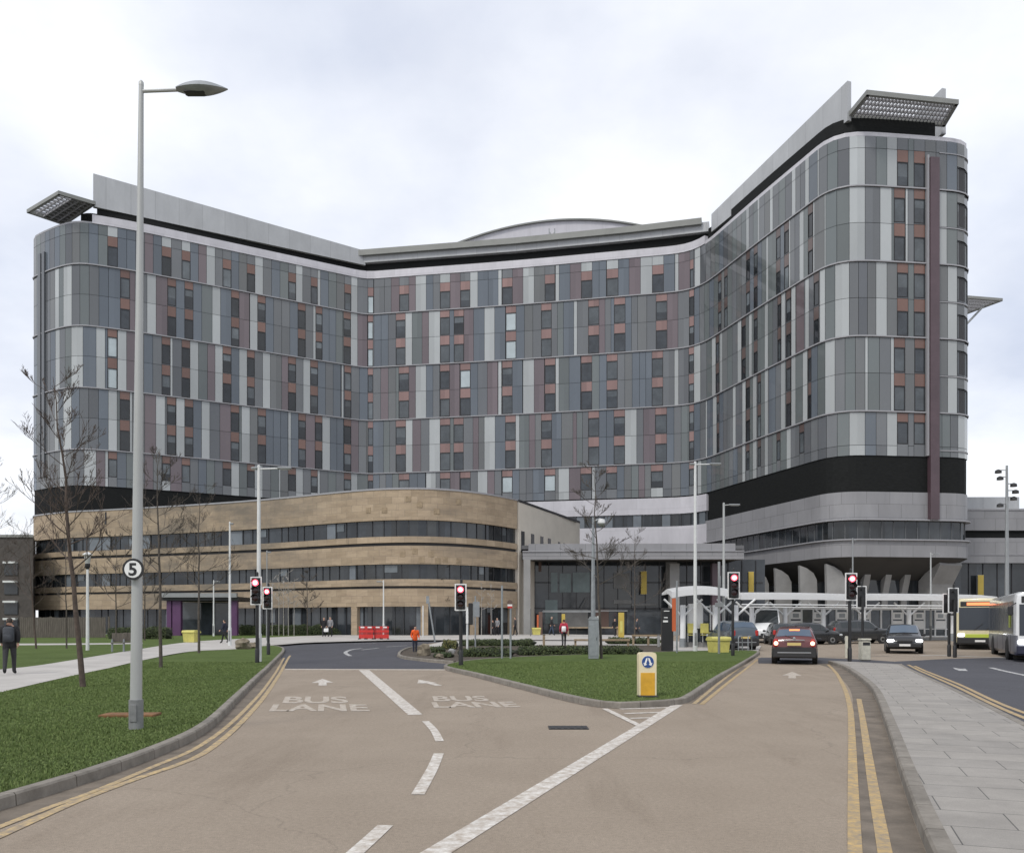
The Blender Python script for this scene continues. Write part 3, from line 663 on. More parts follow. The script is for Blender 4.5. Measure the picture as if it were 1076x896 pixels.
for r_, txt in rows.items():
    cells = []
    for w in txt.split():
        k = w[0]; tail = w[-1] if w[-1].isalpha() else ''; a, b_ = w[1:].rstrip('ntpdq').split('-')
        cells.append((P.px(float(a)), P.px(float(b_)), k, tail))
    cells.sort(); z0, z1 = Z[r_], Z[r_+1]
    full = []; cur = 0.0
    for c in cells+[(P.L, P.L, None, '')]:
        gap = c[0]-cur
        if gap > .12:
            n = max(1, round(gap/1.12)); last = None
            for i in range(n):
                mm = prnd.choices(GREY, (5,5,3.6,2.2,2) if cur < P.px(750) else (5,5,.7,1.5,1.5))[0]
                if mm == last: mm = prnd.choice(GREY)
                last = mm; full.append((cur+gap*i/n, cur+gap*(i+1)/n, mm, ''))
        if c[2]: full.append((max(cur, c[0]), c[1], c[2], c[3])); cur = max(cur, c[1])
    full2 = []
    for s0, s1, k, tl in full:
        if k in 'bmg' and s1-s0 > 1.7:
            n = round((s1-s0)/1.08); alt = {'b': ('b','panel_grey','b','panel_green_grey'), 'm': ('m','panel_taupe','panel_grey','m'), 'g': ('g','panel_green_grey')}[k]
            for i in range(n): full2.append((s0+(s1-s0)*i/n, s0+(s1-s0)*(i+1)/n, alt[(i+prnd.randint(0,1)) % len(alt)] if i else k, ''))
        else: full2.append((s0, s1, k, tl))
    for s0, s1, k, tl in full2:
        if k != 'W':
            mm = MMN.get(k, k)
            if r_ in (1, 2, 3):
                zm = z0+4.05
                panel(s0, s1, z0+.05, zm, mm); panel(s0, s1, zm, z1-.12, mm)
            elif r_ == 4: panel(s0, s1, z0+.05, 52.4, mm); panel(s0, s1, 52.4, z1, mm if k != 'L' else mm)
            else: panel(s0, s1, z0, 20.75, mm); panel(s0, s1, 20.75, z1-.12, mm)
        else:
            deep = tl == 'd'; sal = 'panel_rust' if s0 < P.px(384) or s0 > P.px(880) else ('panel_salmon' if s0 < P.px(735) else 'panel_brown')
            if s0 > P.px(1000): sal = 'panel_taupe'
            if r_ in (1, 2, 3):
                panel(s0, s1, z1-1.15, z1-.12, sal); window(s0, s1, z1-3.75, z1-1.15, tl if tl in 'pd' and prnd.random() < .8 else '')
                panel(s0, s1, z0+4.12, z1-3.75, 'panel_dark_grey')
                panel(s0, s1, z0+2.75, z0+4.12, sal); window(s0, s1, z0+.12, z0+2.75, 'p' if tl == 'p' and prnd.random() < .5 else ('d' if deep else ''))
                if tl == 'q': pass
            elif r_ == 4:
                panel(s0, s1, 52.4, z1, 'panel_light' if tl in 'tn' and tl else 'panel_grey'); panel(s0, s1, 51.1, 52.4, sal); window(s0, s1, z0+.12, 51.1, tl)
            else:
                panel(s0, s1, z1-1.1, z1-.15, sal); window(s0, s1, 20.95, z1-1.1, tl); panel(s0, s1, z0, 20.95, 'panel_light' if tl in ('t', 'd') and prnd.random() < .5 else 'panel_grey')
# dark backing skin behind the joints
pstrip(clad, P, 0, P.L, 19.66, 53.69, -.14, 'joint_black', 1.0)
clad.build('cladding', tower, True, fix=False)
# windows
def win_mesh(mb, s0, s1, z0, z1, kind):
    A, B, n = P.o(s0+g), P.o(s1-g), P.nrm((s0+s1)/2)
    def q(u, z, o): c = A.lerp(B, u)+n*o; return (c.x, c.y, z)
    fw = min(.05, (s1-s0)*.10); u0, u1 = fw/max(.1, s1-s0), 1-fw/max(.1, s1-s0); e0, e1 = z0+.02, z1-.02; f0, f1 = e0+.07, e1-.07
    fr = 'window_frame_dark'; o1, o2 = .025, -.045
    for pts in (((0,e0),(1,e0),(u1,f0),(u0,f0)), ((1,e0),(1,e1),(u1,f1),(u1,f0)), ((1,e1),(0,e1),(u0,f1),(u1,f1)), ((0,e1),(0,e0),(u0,f0),(u0,f1))):
        mb.face([q(a, b_, o1) for a, b_ in pts], fr)
    for pts in (((u0,f0),(u1,f0)), ((u1,f0),(u1,f1)), ((u1,f1),(u0,f1)), ((u0,f1),(u0,f0))):
        mb.face([q(*pts[0], o1), q(*pts[1], o1), q(*pts[1], o2), q(*pts[0], o2)], fr)
    gm = {'p': 'window_glass_pale', 'd': 'window_glass', 'q': 'window_glass_blind'}.get(kind)
    if not gm: gm = prnd.choices(['window_glass_mid', 'window_glass_blind', 'window_glass'], (5,5,.6) if s0 > P.px(384) else (4,2,4))[0]
    hb = prnd.choice([0, 0, 0, .35, .6]) if gm in ('window_glass', 'window_glass_mid') else 0
    zs = f1-(f1-f0)*hb
    mb.face([q(u0,f0,o2), q(u1,f0,o2), q(u1,zs,o2), q(u0,zs,o2)], gm)
    if hb: mb.face([q(u0,zs,o2), q(u1,zs,o2), q(u1,f1,o2), q(u0,f1,o2)], 'window_glass_blind')
def vis(w):
    a, b_ = P.at(w[0]), P.at(w[1]); return abs(b_.x/b_.y-a.x/a.y)*(w[3]-w[2])/((a.y+b_.y)/2)
wins.sort(key=vis, reverse=True)
for i, w in enumerate(wins[:99]):
    mb = MB(); win_mesh(mb, *w); mb.build('window', tower, True, fix=False)
mb = MB()
for w in wins[99:]: win_mesh(mb, *w)
tag(mb.build('windows', tower, True, fix=False), kind='stuff')
# projecting rails between double storeys
for zz in (24.4, 32.4, 40.4, 48.4):
    mb = MB(); pbox(mb, P, 0, P.L, zz-.10, zz+.04, -.05, .16, 'rail_grey', .9); mb.build('band_rail', tower, True)
for a in range(20, 54, 4):
    mb = MB(); pbox(mb, P, s_fin1+.2, P.L-2, a-.1+.4, a+.4, -.05, .08, 'rail_grey', .6); mb.build('end_rail', tower, True)
# fins on the wing ends
def fin(name, s0, s1, z0, z1, out, mm):
    mb = MB(); pbox(mb, P, s0, s1, z0, z1, -.05, out, mm, .6); return mb.build(name, tower, True)
fin('fin', P.px(974.8), P.px(984), 12.87, 51.6, .55, 'fin_maroon'); fin('fin', P.px(972.6), P.px(974.5), 19.7, 51.9, .35, 'rail_grey')
fin('fin', P.px(41.5), P.px(44.2), 21.2, 51.0, .25, 'panel_dark_grey'); fin('fin', P.px(45.6), P.px(48.2), 21.2, 51.0, .25, 'panel_dark_grey')
# roof line: pale fascia, black louvre recess, parapets
CP = Path([(-22.9,129.45),(.28,125.45),(16.5,121.9),(27.4,119.0)])
sB, sC, sD, sE = P.px(97), P.px(386), P.px(741), P.px(890)
mb = MB(); pbox(mb, P, sB, sD, 53.72, 54.85, -.5, .10, 'lilac_fascia'); pbox(mb, P, sD, P.px(1016), 53.72, 54.15, -.6, -.05, 'lilac_fascia'); pbox(mb, P, 1, sB, 53.72, 53.95, -.6, -.02, 'rail_grey'); mb.build('fascia', tower, True)
mb = MB(); pbox(mb, P, sB+.5, sC-.2, 54.86, 56.1, -3, -.6, 'louvre_black'); pbox(mb, CP, 0, CP.L, 54.86, 56.1, -3, -.4, 'louvre_black'); pbox(mb, P, sD, P.px(986), 54.16, 55.9, -3, -.55, 'louvre_black'); pbox(mb, P, P.px(70), sB+.5, 53.95, 56.0, -4.5, -2.2, 'louvre_black'); mb.build('louvre_band', tower, True)
def parapet(pts, th, mm='parapet_cladding'):
    """pts: (x, y, zlow, zhigh) along a line"""
    mb = MB(); n = len(pts); d = Vector((pts[-1][0]-pts[0][0], pts[-1][1]-pts[0][1])).normalized(); nn = Vector((-d.y, d.x))*th
    L = 0
    for a, b_ in zip(pts, pts[1:]):
        l2 = L+math.hypot(b_[0]-a[0], b_[1]-a[1])
        F1 = [(a[0],a[1],a[2]),(b_[0],b_[1],b_[2]),(b_[0],b_[1],b_[3]),(a[0],a[1],a[3])]; uv = [(L,1),(l2,1),(l2,5),(L,5)]
        K = [(x+nn.x,y+nn.y,z) for x, y, z in F1]
        mb.face(F1, mm, uv); mb.face(K[::-1], mm, uv[::-1]); mb.face([F1[3],F1[2],K[2],K[3]], 'green_grey_fascia'); mb.face([F1[1],F1[0],K[0],K[1]], 'green_grey_fascia'); L = l2
    for p_ in (pts[0], pts[-1]):
        mb.face([(p_[0],p_[1],p_[2]),(p_[0]+nn.x,p_[1]+nn.y,p_[2]),(p_[0]+nn.x,p_[1]+nn.y,p_[3]),(p_[0],p_[1],p_[3])], 'parapet_cladding')
    return mb.build('roof_parapet', tower, True)
def on(px, off=0.0): s_ = P.px(px); q = P.o(s_, off); return q
a, b_ = on(101, .0), on(384, .0); a = Vector((Xp(98, a.y), a.y))
parapet([(a.x+(b_.x-a.x)*t, a.y+(b_.y-a.y)*t, 56.0-.25*t, 60.3-2.4*t) for t in [i/8 for i in range(9)]], .5)
a, b_ = on(745.5, -.3), on(866, -.3); e = Vector((Xp(890.5, 91.6), 91.6))
d_ = (e-a)
parapet([(a.x+d_.x*t, a.y+d_.y*t, 55.0+.5*t, 57.4+2.35*t) for t in [i/8 for i in range(9)]], .5)
e2 = Vector((Xp(990, 94.2), 94.2)); parapet([(e2.x, e2.y, 55.6, 60.6), (e2.x-6, e2.y+21, 55.2, 57.6)], -.5)
# centre roof edge, two steps
mb = MB(); pbox(mb, CP, -.0, CP.L, 56.1, 57.0, -4, .35, 'parapet_cladding'); mb.build('fascia', tower, True)
mb = MB(); pbox(mb, CP, -.0, CP.L-1.0, 57.0, 57.85, -4, .9, 'green_grey_fascia'); mb.build('fascia', tower, True)
mb = MB(); pbox(mb, CP, CP.L-1.0, CP.L, 57.0, 57.5, -4, .2, 'parapet_cladding'); mb.build('fascia', tower, True)
# roof deck (closes the top) and plain rear wall
mb = MB()
front = [P.o(s_, -.2) for s_ in [i*P.L/160 for i in range(161)]]
back = [(44,135),(30,160),(-30,160),(-52,136)]
poly = [(v.x, v.y) for v in front]+back
bm = bmesh.new(); f = bm.faces.new([bm.verts.new((x, y, 53.71)) for x, y in poly]); bmesh.ops.triangulate(bm, faces=[f])
mb.mesh([v.co.copy() for v in bm.verts], [tuple(v.index for v in f.verts) for f in (bm.verts.index_update() or bm.faces)], 'grey_cladding'); bm.free()
chain = [tuple(front[-1])]+back+[tuple(front[0])]
for a, b_ in zip(chain, chain[1:]): mb.face([(a[0],a[1],0),(b_[0],b_[1],0),(b_[0],b_[1],53.71),(a[0],a[1],53.71)], 'panel_grey')
mb.build('roof', tower, True)
# shallow vaulted atrium roof behind
mb = MB(); dd = 141.0; n = 28; xs = [Xp(608, dd)+(-24.5+49*i/n) for i in range(n+1)]; xm = Xp(608, dd)
arc = [(x, 68.3-5.9*((x-xm)/24.5)**2) for x in xs]
for (x0, h0), (x1, h1) in zip(arc, arc[1:]):
    mb.face([(x0,dd,54),(x1,dd,54),(x1,dd,h1-.25),(x0,dd,h0-.25)], 'lilac_fascia', [(x0,1),(x1,1),(x1,7),(x0,7)])
    mb.face([(x0,dd-.4,h0-.25),(x1,dd-.4,h1-.25),(x1,dd-.4,h1),(x0,dd-.4,h0)], 'green_grey_fascia')
    mb.face([(x0,dd-.4,h0),(x1,dd-.4,h1),(x1,dd+14,h1),(x0,dd+14,h0)], 'green_grey_fascia')
    mb.face([(x0,dd-.4,h0-.25),(x0,dd,h0-.25),(x1,dd,h1-.25),(x1,dd-.4,h1-.25)], 'green_grey_fascia')
mb.build('vaulted_roof', tower, True)
mb = MB(); p0 = Wp(580, 249, 138)
for dx in (-.45, .45): mb.box((p0.x+dx, 138, p0.z+.5), (.16,.2,1.7), 'steel_grey')
mb.tube([(p0.x-.45,138,p0.z+.9),(p0.x,138,p0.z+.2),(p0.x+.45,138,p0.z+.9)], .07, 'steel_grey', 6); mb.box((p0.x,138,p0.z-.9), (.14,.2,2.2), 'steel_grey')
mb.build('roof_antenna', tower, True)
# louvred canopies at the wing ends
def canopy(corners, z, nl, th=.5, slat='rail_grey', solid=0.0):
    """corners: near-left, near-right, far-right, far-left in plan"""
    c = MB(); A, B, C_, D = [Vector(q) for q in corners]
    for p_, q in ((A,B),(B,C_),(C_,D),(D,A)):
        d = (q-p_); L = d.length; m_ = (p_+q)/2; c.box((m_.x, m_.y, z), (L+.3, .35, th), 'green_grey_fascia', math.atan2(d.y, d.x))
    o = c.build('canopy', tower, True)
    s = MB()
    for i in range(1, nl):
        t = i/nl; a, b_ = A.lerp(B, t), D.lerp(C_, t); d = b_-a; m_ = (a+b_)/2; s.box((m_.x, m_.y, z+.02), (d.length, .09, .3), slat, math.atan2(d.y, d.x))
    for t in (.2, .4, .6, .8):
        a, b_ = A.lerp(D, t), B.lerp(C_, t); d = b_-a; m_ = (a+b_)/2; s.box((m_.x, m_.y, z-.05), (d.length, .12, .22), slat, math.atan2(d.y, d.x))
    s.build('louvre', o, True)
    if solid:
        s = MB(); a, b_ = A.lerp(D, 1-solid), B.lerp(C_, 1-solid); s.face([(a.x,a.y,z+.2),(b_.x,b_.y,z+.2),(C_.x,C_.y,z+.2),(D.x,D.y,z+.2)], 'green_grey_fascia'); s.build('deck', o, True, fix=False)
    return o
canopy([(36.6,88.2),(46.6,89.8),(47.2,93.6),(36.2,92.2)], 56.3, 26)
canopy([(-63.9,113.2),(-57.3,108.4),(-54.2,111.0),(-61.0,116.6)], 56.2, 9, .45, solid=.62)
canopy([(74,143),(82.6,144.6),(80,150.5),(72,149)], 56.4, 16, .45)
mb = MB(); mb.tube([(75,144.5,50.5),(80.5,146,56)], .18, 'steel_grey', 6); mb.build('brace', tower, True)
mb = MB()
rw = [(48,119),(74.6,146),(66,156),(42,134)]
for a, b_ in zip(rw, rw[1:]+rw[:1]): mb.face([(*a,0),(*b_,0),(*b_,55.5),(*a,55.5)], 'panel_grey')
mb.face([(*q,55.5) for q in rw], 'grey_cladding'); mb.build('rear_wing', tower, True)
# ---- base of the right wing
s0, s1 = P.px(744), P.L-1
def base_band(name, a, b_, z0, z1, o0, o1, mm):
    mb = MB(); pbox(mb, P, a, b_, z0, z1, o0, o1, mm, .8); return mb.build(name, tower, True)
base_band('black_band', s0, s1, 15.8, 19.62, -1, -.10, 'louvre_black')
base_band('metal_band', s0-.6, s1, 12.87, 15.8, -1, .0, 'grey_cladding')
base_band('ledge', s0-.6, s1, 12.75, 12.87, -1, .35, 'rail_grey')
mb = MB(); pbox(mb, P, s0-.6, s1, 10.75, 12.75, -1, -.25, 'strip_glass', .8); t_ = s0
while t_ < s1: pbox(mb, P, t_, t_+.07, 10.75, 12.75, -.3, -.2, 'mullion_grey'); t_ += 1.35
mb.build('window_band', tower, True, fix=False)
base_band('ledge', s0-.6, s1, 10.62, 10.75, -1, .35, 'rail_grey')
base_band('metal_band', s0-.6, s1, 8.85, 10.62, -1, .05, 'grey_cladding')
mb = MB(); n = 60; ss = [s0-.6+(s1-s0+.6)*i/n for i in range(n+1)]
for a, b_ in zip(ss, ss[1:]):
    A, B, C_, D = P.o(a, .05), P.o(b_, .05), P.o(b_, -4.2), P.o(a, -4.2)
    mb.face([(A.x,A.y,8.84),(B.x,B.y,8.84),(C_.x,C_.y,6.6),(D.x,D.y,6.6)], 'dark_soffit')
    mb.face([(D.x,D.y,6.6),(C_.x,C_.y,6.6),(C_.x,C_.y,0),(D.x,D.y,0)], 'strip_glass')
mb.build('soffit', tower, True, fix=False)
# raking concrete piers
for px in (801, 824, 850, 879): pass
def pier(px, off, w=1.3, top=8.3, run=3.2):
    s_ = P.px(px); c = P.o(s_, off); n_ = P.nrm(s_); t_ = Vector((-n_.y, n_.x))
    mb = MB(); prof = [(0,.3),(0,top-1.9),(run*.55,top-.5),(run,top),(run*1.05,top-.3),(run*.62,top-2.3),(run*.48,top-4.2),(run*.45,.3)]
    vs = []
    for sd in (-w/2, w/2):
        for o_, z in prof: q = c+n_*(o_-.4)+t_*sd; vs.append((q.x, q.y, z))
    k = len(prof); fs = [tuple(range(k)), tuple(range(2*k-1, k-1, -1))]+[(i, (i+1) % k, k+(i+1) % k, k+i) for i in range(k)]
    mb.mesh(vs, fs, 'concrete'); mb.build('pier', tower, True)
for a_, b_ in ((795,809),(816,833),(842,860),(870,890)):
    c = P.o(P.px((a_+b_)/2), -1.4); w = (b_-a_)/F*c.y; x0_ = Xp((a_+b_)/2, c.y)-w/2; mb = MB()
    mb.prism([(x0_+.05,.3),(x0_-.08,7.6),(x0_-.12,8.25),(x0_+w*.35,7.95),(x0_+w*.75,7.4),(x0_+w*.95,6.6),(x0_+w*1.05,.3)], c.y+.2, c.y+.8, 'concrete', 'y'); mb.build('pier', tower, True)
for px in (907, 928, 951, 972): pier(px, -4.4, .7, 7.4, 1.6)
pier(1006, -3.6, 3.0, 8.4, 3.0)
# ---- base of the centre and left wing
c0, c1 = P.px(500), P.px(742.5)
base_band('metal_band', c0, c1, 17.2, 19.5, -1, .05, 'lilac_fascia'); mb = MB(); pbox(mb, P, c0, c1, 15.45, 17.2, -1, -.2, 'strip_glass', .8); t_ = c0
while t_ < c1-1.5:
    if prnd.random() < .35: pbox(mb, P, t_+.1, t_+1.2, 15.5, 17.15, -.2, -.12, 'strip_glass_pale')
    pbox(mb, P, t_, t_+.08, 15.45, 17.2, -.2, -.1, 'black_trim'); t_ += 1.35
mb.build('window_band', tower, True, fix=False)
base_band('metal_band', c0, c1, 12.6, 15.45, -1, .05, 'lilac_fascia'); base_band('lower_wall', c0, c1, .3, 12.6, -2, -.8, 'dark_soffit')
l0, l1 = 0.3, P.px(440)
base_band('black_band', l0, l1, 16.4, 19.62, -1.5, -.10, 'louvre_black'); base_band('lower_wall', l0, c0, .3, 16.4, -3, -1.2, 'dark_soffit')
base_band('metal_band', P.px(440), c0, 16.4, 19.62, -1, .02, 'lilac_fascia')
# ================================================================== SANDSTONE BLOCK
SP = [(-53,112),(-57.2,103.2),(-57.2,102.1),(-56,101),(-51.2,98.2),(-49.6,97.6),(-47,96.9),(-42,95.2),(-34,92.3),(-26.8,89.2),(-21.5,86.3),(-17,83.6),(-14,82.1),(-11.4,81.3),(-8.6,81.1),(-6,81.9),(-3.4,83.7),(-1.2,86.2),(.55,88.8)]
for _ in range(2):
    q = [SP[0]]
    for a, b_ in zip(SP, SP[1:]): q += [(.75*a[0]+.25*b_[0], .75*a[1]+.25*b_[1]), (.25*a[0]+.75*b_[0], .25*a[1]+.75*b_[1])]
    SP = q+[SP[-1]]
S = Path(SP)
sand = thing('sandstone_building', 'low curved sandstone building with two long dark window bands in front of the tower', 'building', (-20,95,gh(95)))
def sb(name, a, b_, z0, z1, o0, o1, mm, par=sand, step=.9):
    mb = MB(); pbox(mb, S, a, b_, z0, z1, o0, o1, mm, step); return mb.build(name, par, True)
e1 = S.L
sb('stone_band', 0, e1, 11.55, 14.45, -.6, 0, 'sandstone')
sb('stone_coping', 0, e1, 14.45, 14.6, -.7, .06, 'rail_grey')
sb('stone_band', 0, e1, 9.42, 10.0, -.6, 0, 'sandstone'); sb('shadow_gap', 0, e1, 9.12, 9.42, -.6, -.22, 'joint_black')
sb('stone_band', 0, e1, 7.38, 9.12, -.6, .02, 'sandstone')
sb('stone_band', 0, e1, 5.3, 5.95, -.6, 0, 'sandstone'); sb('shadow_gap', 0, e1, 5.06, 5.3, -.6, -.22, 'joint_black')
sb('stone_band', 0, e1, 3.35, 5.06, -.6, .02, 'sandstone')
wr = random.Random(5)
def strip_windows(z0, z1, a, b_, density=.12, out=-.3, pr=.07):
    mb = MB(); pbox(mb, S, a, b_, z0, z1, -.6, out, 'strip_glass', .9); t_ = a+.4
    while t_ < b_-1.3:
        w = wr.choice([.9, .9, 1.25, 1.25, 1.8])
        if wr.random() < density: pbox(mb, S, t_+.08, min(t_+w-.08, b_), z0+.05, z1-.06, out, out+.05, 'strip_glass_pale')
        elif wr.random() < .10: pbox(mb, S, t_+.12, t_+w*.8, z0+(z1-z0)*.45, z1-.12, out, out+.06, 'window_glass_blind')
        pbox(mb, S, t_, t_+.07, z0, z1, out, out+pr, 'window_frame_dark'); t_ += w
    mb.build('window_band', sand, True, fix=False)
strip_windows(10.0, 11.55, 0, e1, .16); strip_windows(5.95, 7.38, 0, e1, .10)
# ground floor glazing behind the stone piers
strip_windows(.6, 3.35, 0, e1, .04, -.55)
sb('plinth', 0, e1, .2, .62, -.6, -.1, 'concrete')
for px in (372, 446, 500, 540):
    s_ = S.px(px); sb('stone_pier', s_-.35, s_+.35, .4, 3.35, -.58, .0, 'sandstone')
# square brown stones set flush in the face
for i_, (px, py) in enumerate(((387,536),(404,536),(429,524),(441,530),(459,537),(482,527),(423,582),(436,579),(453,582),(443,588),(460,589),(468,588),(482,589))):
    mb = MB(); s_ = S.px(px); d = S.depth(s_); z = Zp(py, d); pbox(mb, S, s_-.26, s_+.26, z-.27, z+.27, -.1, .035, 'timber'); mb.build('accent_stone', sand, True)
sb('drain_slot', S.px(110.4), S.px(112), 12.9, 14.3, -.1, .04, 'black_trim')
# flat roof
mb = MB(); fr = [S.o(i*e1/60, -.4) for i in range(61)]; poly = [(v.x, v.y) for v in fr]+[(8.2,106),(-20,112)]
bm = bmesh.new(); f = bm.faces.new([bm.verts.new((x, y, 14.3)) for x, y in poly]); bmesh.ops.triangulate(bm, faces=[f]); bm.verts.index_update()
mb.mesh([v.co.copy() for v in bm.verts], [tuple(v.index for v in f.verts) for f in bm.faces], 'grey_cladding'); bm.free()
mb.build('roof', sand, True)
# cream rendered side
mb = MB(); A, B = Vector((.72,88.95)), Vector((8.5,107.5)); d = (B-A).normalized(); nn = Vector((d.y, -d.x))
def side(t0, t1, z0, z1, o, mm, dep=.25):
    p_, q = A.lerp(B, t0)+nn*o, A.lerp(B, t1)+nn*o; k = -nn*dep
    mb.mesh([(p_.x,p_.y,z0),(q.x,q.y,z0),(q.x,q.y,z1),(p_.x,p_.y,z1),(p_.x+k.x,p_.y+k.y,z0),(q.x+k.x,q.y+k.y,z0),(q.x+k.x,q.y+k.y,z1),(p_.x+k.x,p_.y+k.y,z1)], [(0,1,2,3),(5,4,7,6),(3,2,6,7),(1,0,4,5),(0,3,7,4),(2,1,5,6)], mm)
side(0, 1, .3, 14.35, 0, 'cream_render', .5); mb.build('side_wall', sand, True)
mb = MB(); side(0, 1, 14.35, 14.6, .05, 'window_frame_dark', .6); mb.build('coping', sand, True)
for i, t in enumerate((.03, .17, .31, .43, .60, .69, .76)):
    mb = MB(); side(t, t+(.045 if i < 4 else .03), (9.7 if i else 9.3) if i < 4 else 10.2, 11.4 if i < 4 else 11.3, .04, 'window_glass', .08); side(t-.006, t+(.051 if i < 4 else .036), 9.6 if i else 9.2, 9.7 if i else 9.3, .09, 'window_frame_dark', .1); mb.build('window', sand, True)
# purple portico
pr = thing('entrance_porch', 'flat roofed entrance porch with purple posts against the sandstone building', 'porch', (Xp(213,78),80,gh(80)))
d0 = 80.0
mb = MB(); mb.box((Xp(212,d0), d0+2.2, gh(80)+3.55), (7.2,5.5,.35), 'black_trim'); mb.box((Xp(212,d0), d0-.6, gh(80)+3.85), (7.0,.4,.4), 'steel_grey'); mb.build('roof', pr, True)
for px, w in ((178.5,.45),(186.5,.8),(246.5,.6)):
    mb = MB(); mb.box((Xp(px,d0), d0, gh(80)+1.7), (w,.5,3.4), 'purple', bev=.03); mb.build('post', pr, True)
mb = MB(); mb.box((Xp(214,d0+4), d0+4.5, gh(80)+1.7), (5.2,.15,3.3), 'window_glass_mid'); mb.build('glass_door', pr, True)

# ================================================================== ENTRANCE BLOCK
ent = thing('entrance_building', 'glass fronted entrance hall under a long grey canopy between sandstone and tower', 'building', (14,92,gh(92)))
g0 = gh(90); x0, x1 = 1.1, Xp(781, 88.3)
def eb(name, c, size, mm, par=ent, bev=0):
    mb = MB(); mb.box(c, size, mm, bev=bev); return mb.build(name, par, True)
EF = Path([(x0,88.6),(12,88.2),(x1,88.0)])
mb = MB(); pbox(mb, EF, 0, EF.L, 8.35, 9.15, -1.2, 0, 'grey_cladding', 3); pbox(mb, EF, 0, EF.L, 9.15, 9.25, -1.2, .12, 'rail_grey', 3); pbox(mb, EF, .6, EF.L-.8, 9.25, 10.0, -1.6, -.35, 'grey_cladding', 3); mb.build('fascia', ent, True)
eb('canopy_roof', (12.5, 102, 9.7), (23.5, 25, .4), 'grey_cladding')
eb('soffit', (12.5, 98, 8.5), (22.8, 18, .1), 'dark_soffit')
eb('column', (x0+.45, 88.9, (8.35+g0)/2), (.7,.7,8.35-g0), 'concrete')
yg = 93.0
mb = MB(); mb.box((14, yg+.2, 4.6), (27, .1, 8.2), 'strip_glass'); x = 1.0
while x < 27: mb.box((x, yg+.09, 4.6), (.08,.12,8.0), 'window_frame_dark'); x += 1.5
for z in (3.4, 6.2): mb.box((14, yg+.08, z), (26.5,.1,.12), 'window_frame_dark')
mb.build('glass_wall', ent, True, fix=False)
mat('teal_glass', (.10,.14,.14), .08, var=.4, vscale=.6); mat('interior_panel', (.17,.17,.165), .6, var=.3, vscale=.7); mat('interior_brown', (.12,.075,.06), .6)
def gpanel(px0, px1, py0, py1, mm, d=92.7):
    a, b_ = Wp(px0, py1, d), Wp(px1, py0, d); eb('glass_panel', ((a.x+b_.x)/2, d+.28, (a.z+b_.z)/2), (b_.x-a.x, .06, b_.z-a.z), mm)
for q in ((579,586,601,622,'teal_glass'),(588,600,602,622,'teal_glass'),(602,620,601,622,'teal_glass'),(573,586,630,655,'teal_glass'),(590,618,640,660,'interior_panel'),(645,664,630,634,'interior_panel'),(664,690,634,636,'interior_panel'),(622,640,640,660,'interior_brown'),(645,662,602,618,'interior_panel'),(700,712,590,618,'interior_panel'),(566,569,588,600,'interior_brown')): gpanel(*q)
mb = MB(); mb.box((Xp(590,91.5)+1, 91.2, 3.0), (6.2,.12,.14), 'steel_grey'); mb.box((Xp(600,91.5)+1.5, 91.2, 3.1), (9,.1,.1), 'steel_grey'); mb.build('door_canopy', ent, True)
mb = MB(); mb.tube([(Xp(610,91),91,3.2),(Xp(618,91),91,4.6)], .05, 'black_trim', 6); mb.build('tie_rod', ent, True)
eb('door', (Xp(682,92), 92.9, 1.9), (4.6,.1,2.6), 'window_glass_mid')
eb('pillar', (Xp(708,91), 91, 4.3), (1.0,1.0,7.6), 'concrete'); eb('pillar', (Xp(752,91), 91, 4.3), (.9,.9,7.6), 'fin_maroon')
# yellow banners
def banner(px0, px1, py0, py1, d, lab, par_y):
    a, b_ = Wp(px0, py1, d), Wp(px1, py0, d)
    t = thing('banner', lab, 'banner', (a.x, d, a.z)); w, h = b_.x-a.x, b_.z-a.z
    mb = MB(); mb.box((w/2, 0, h/2), (w, .08, h), 'banner_yellow'); mb.build('sheet', t)
    mb = MB(); mb.box((w/2, .06, h), (w+.1,.08,.06), 'steel_grey'); mb.box((w/2, .06, 0), (w+.1,.08,.06), 'steel_grey'); mb.build('rail', t)
banner(673.5, 679.5, 600, 624, 92.4, 'narrow yellow vertical banner hanging on the entrance glass behind the bare tree', 0)
banner(786.5, 792, 600.5, 622, 93.0, 'narrow yellow vertical banner beside the leftmost curved concrete pier', 0)
# ================================================================== RIGHT LOW BLOCK
low = thing('low_rise_block', 'low grey panelled wing with one dark window slot right of the tower', 'building', (64,106,gh(106)))
yl = 104.0
def lb(name, x0, x1, z0, z1, mm, y=yl, dep=12):
    mb = MB(); Q = Path([(x0,y),(x1,y)]); pbox(mb, Q, 0, Q.L, z0, z1, -dep, 0, mm, 2.0); return mb.build(name, low, True)
lb('upper_wall', 53.5, 82, 13.05, 15.5, 'grey_cladding'); lb('coping', 53.5, 82, 15.5, 15.7, 'rail_grey', yl-.1)
lb('window_slot', 53.5, 82, 12.15, 13.05, 'louvre_black', yl+.3); lb('lower_wall', 53.5, 82, 9.1, 12.15, 'grey_cladding'); lb('ledge', 53.5, 82, 10.05, 10.15, 'rail_grey', yl-.08)
lb('plant_room', 53, Xp(1071, 110), 15.7, 18.0, 'parapet_cladding', 110, 6)
mb = MB(); pbox(mb, Path([(49,yl+.6),(82,yl+.6)]), 0, 33, .3, 9.1, -12, 0, 'strip_glass', 2.0)
for i in range(18): mb.box((50.5+1.75*i, yl+.55, 4.7), (.08,.1,8.8), 'window_frame_dark')
mb.box((66, yl+.55, 5), (31,.1,.1), 'window_frame_dark'); mb.build('glass_wall', low, True, fix=False)
banner(1027.5, 1033.5, 604, 625, 103.8, 'narrow yellow vertical banner on the dark glass above the single decker bus', 0)
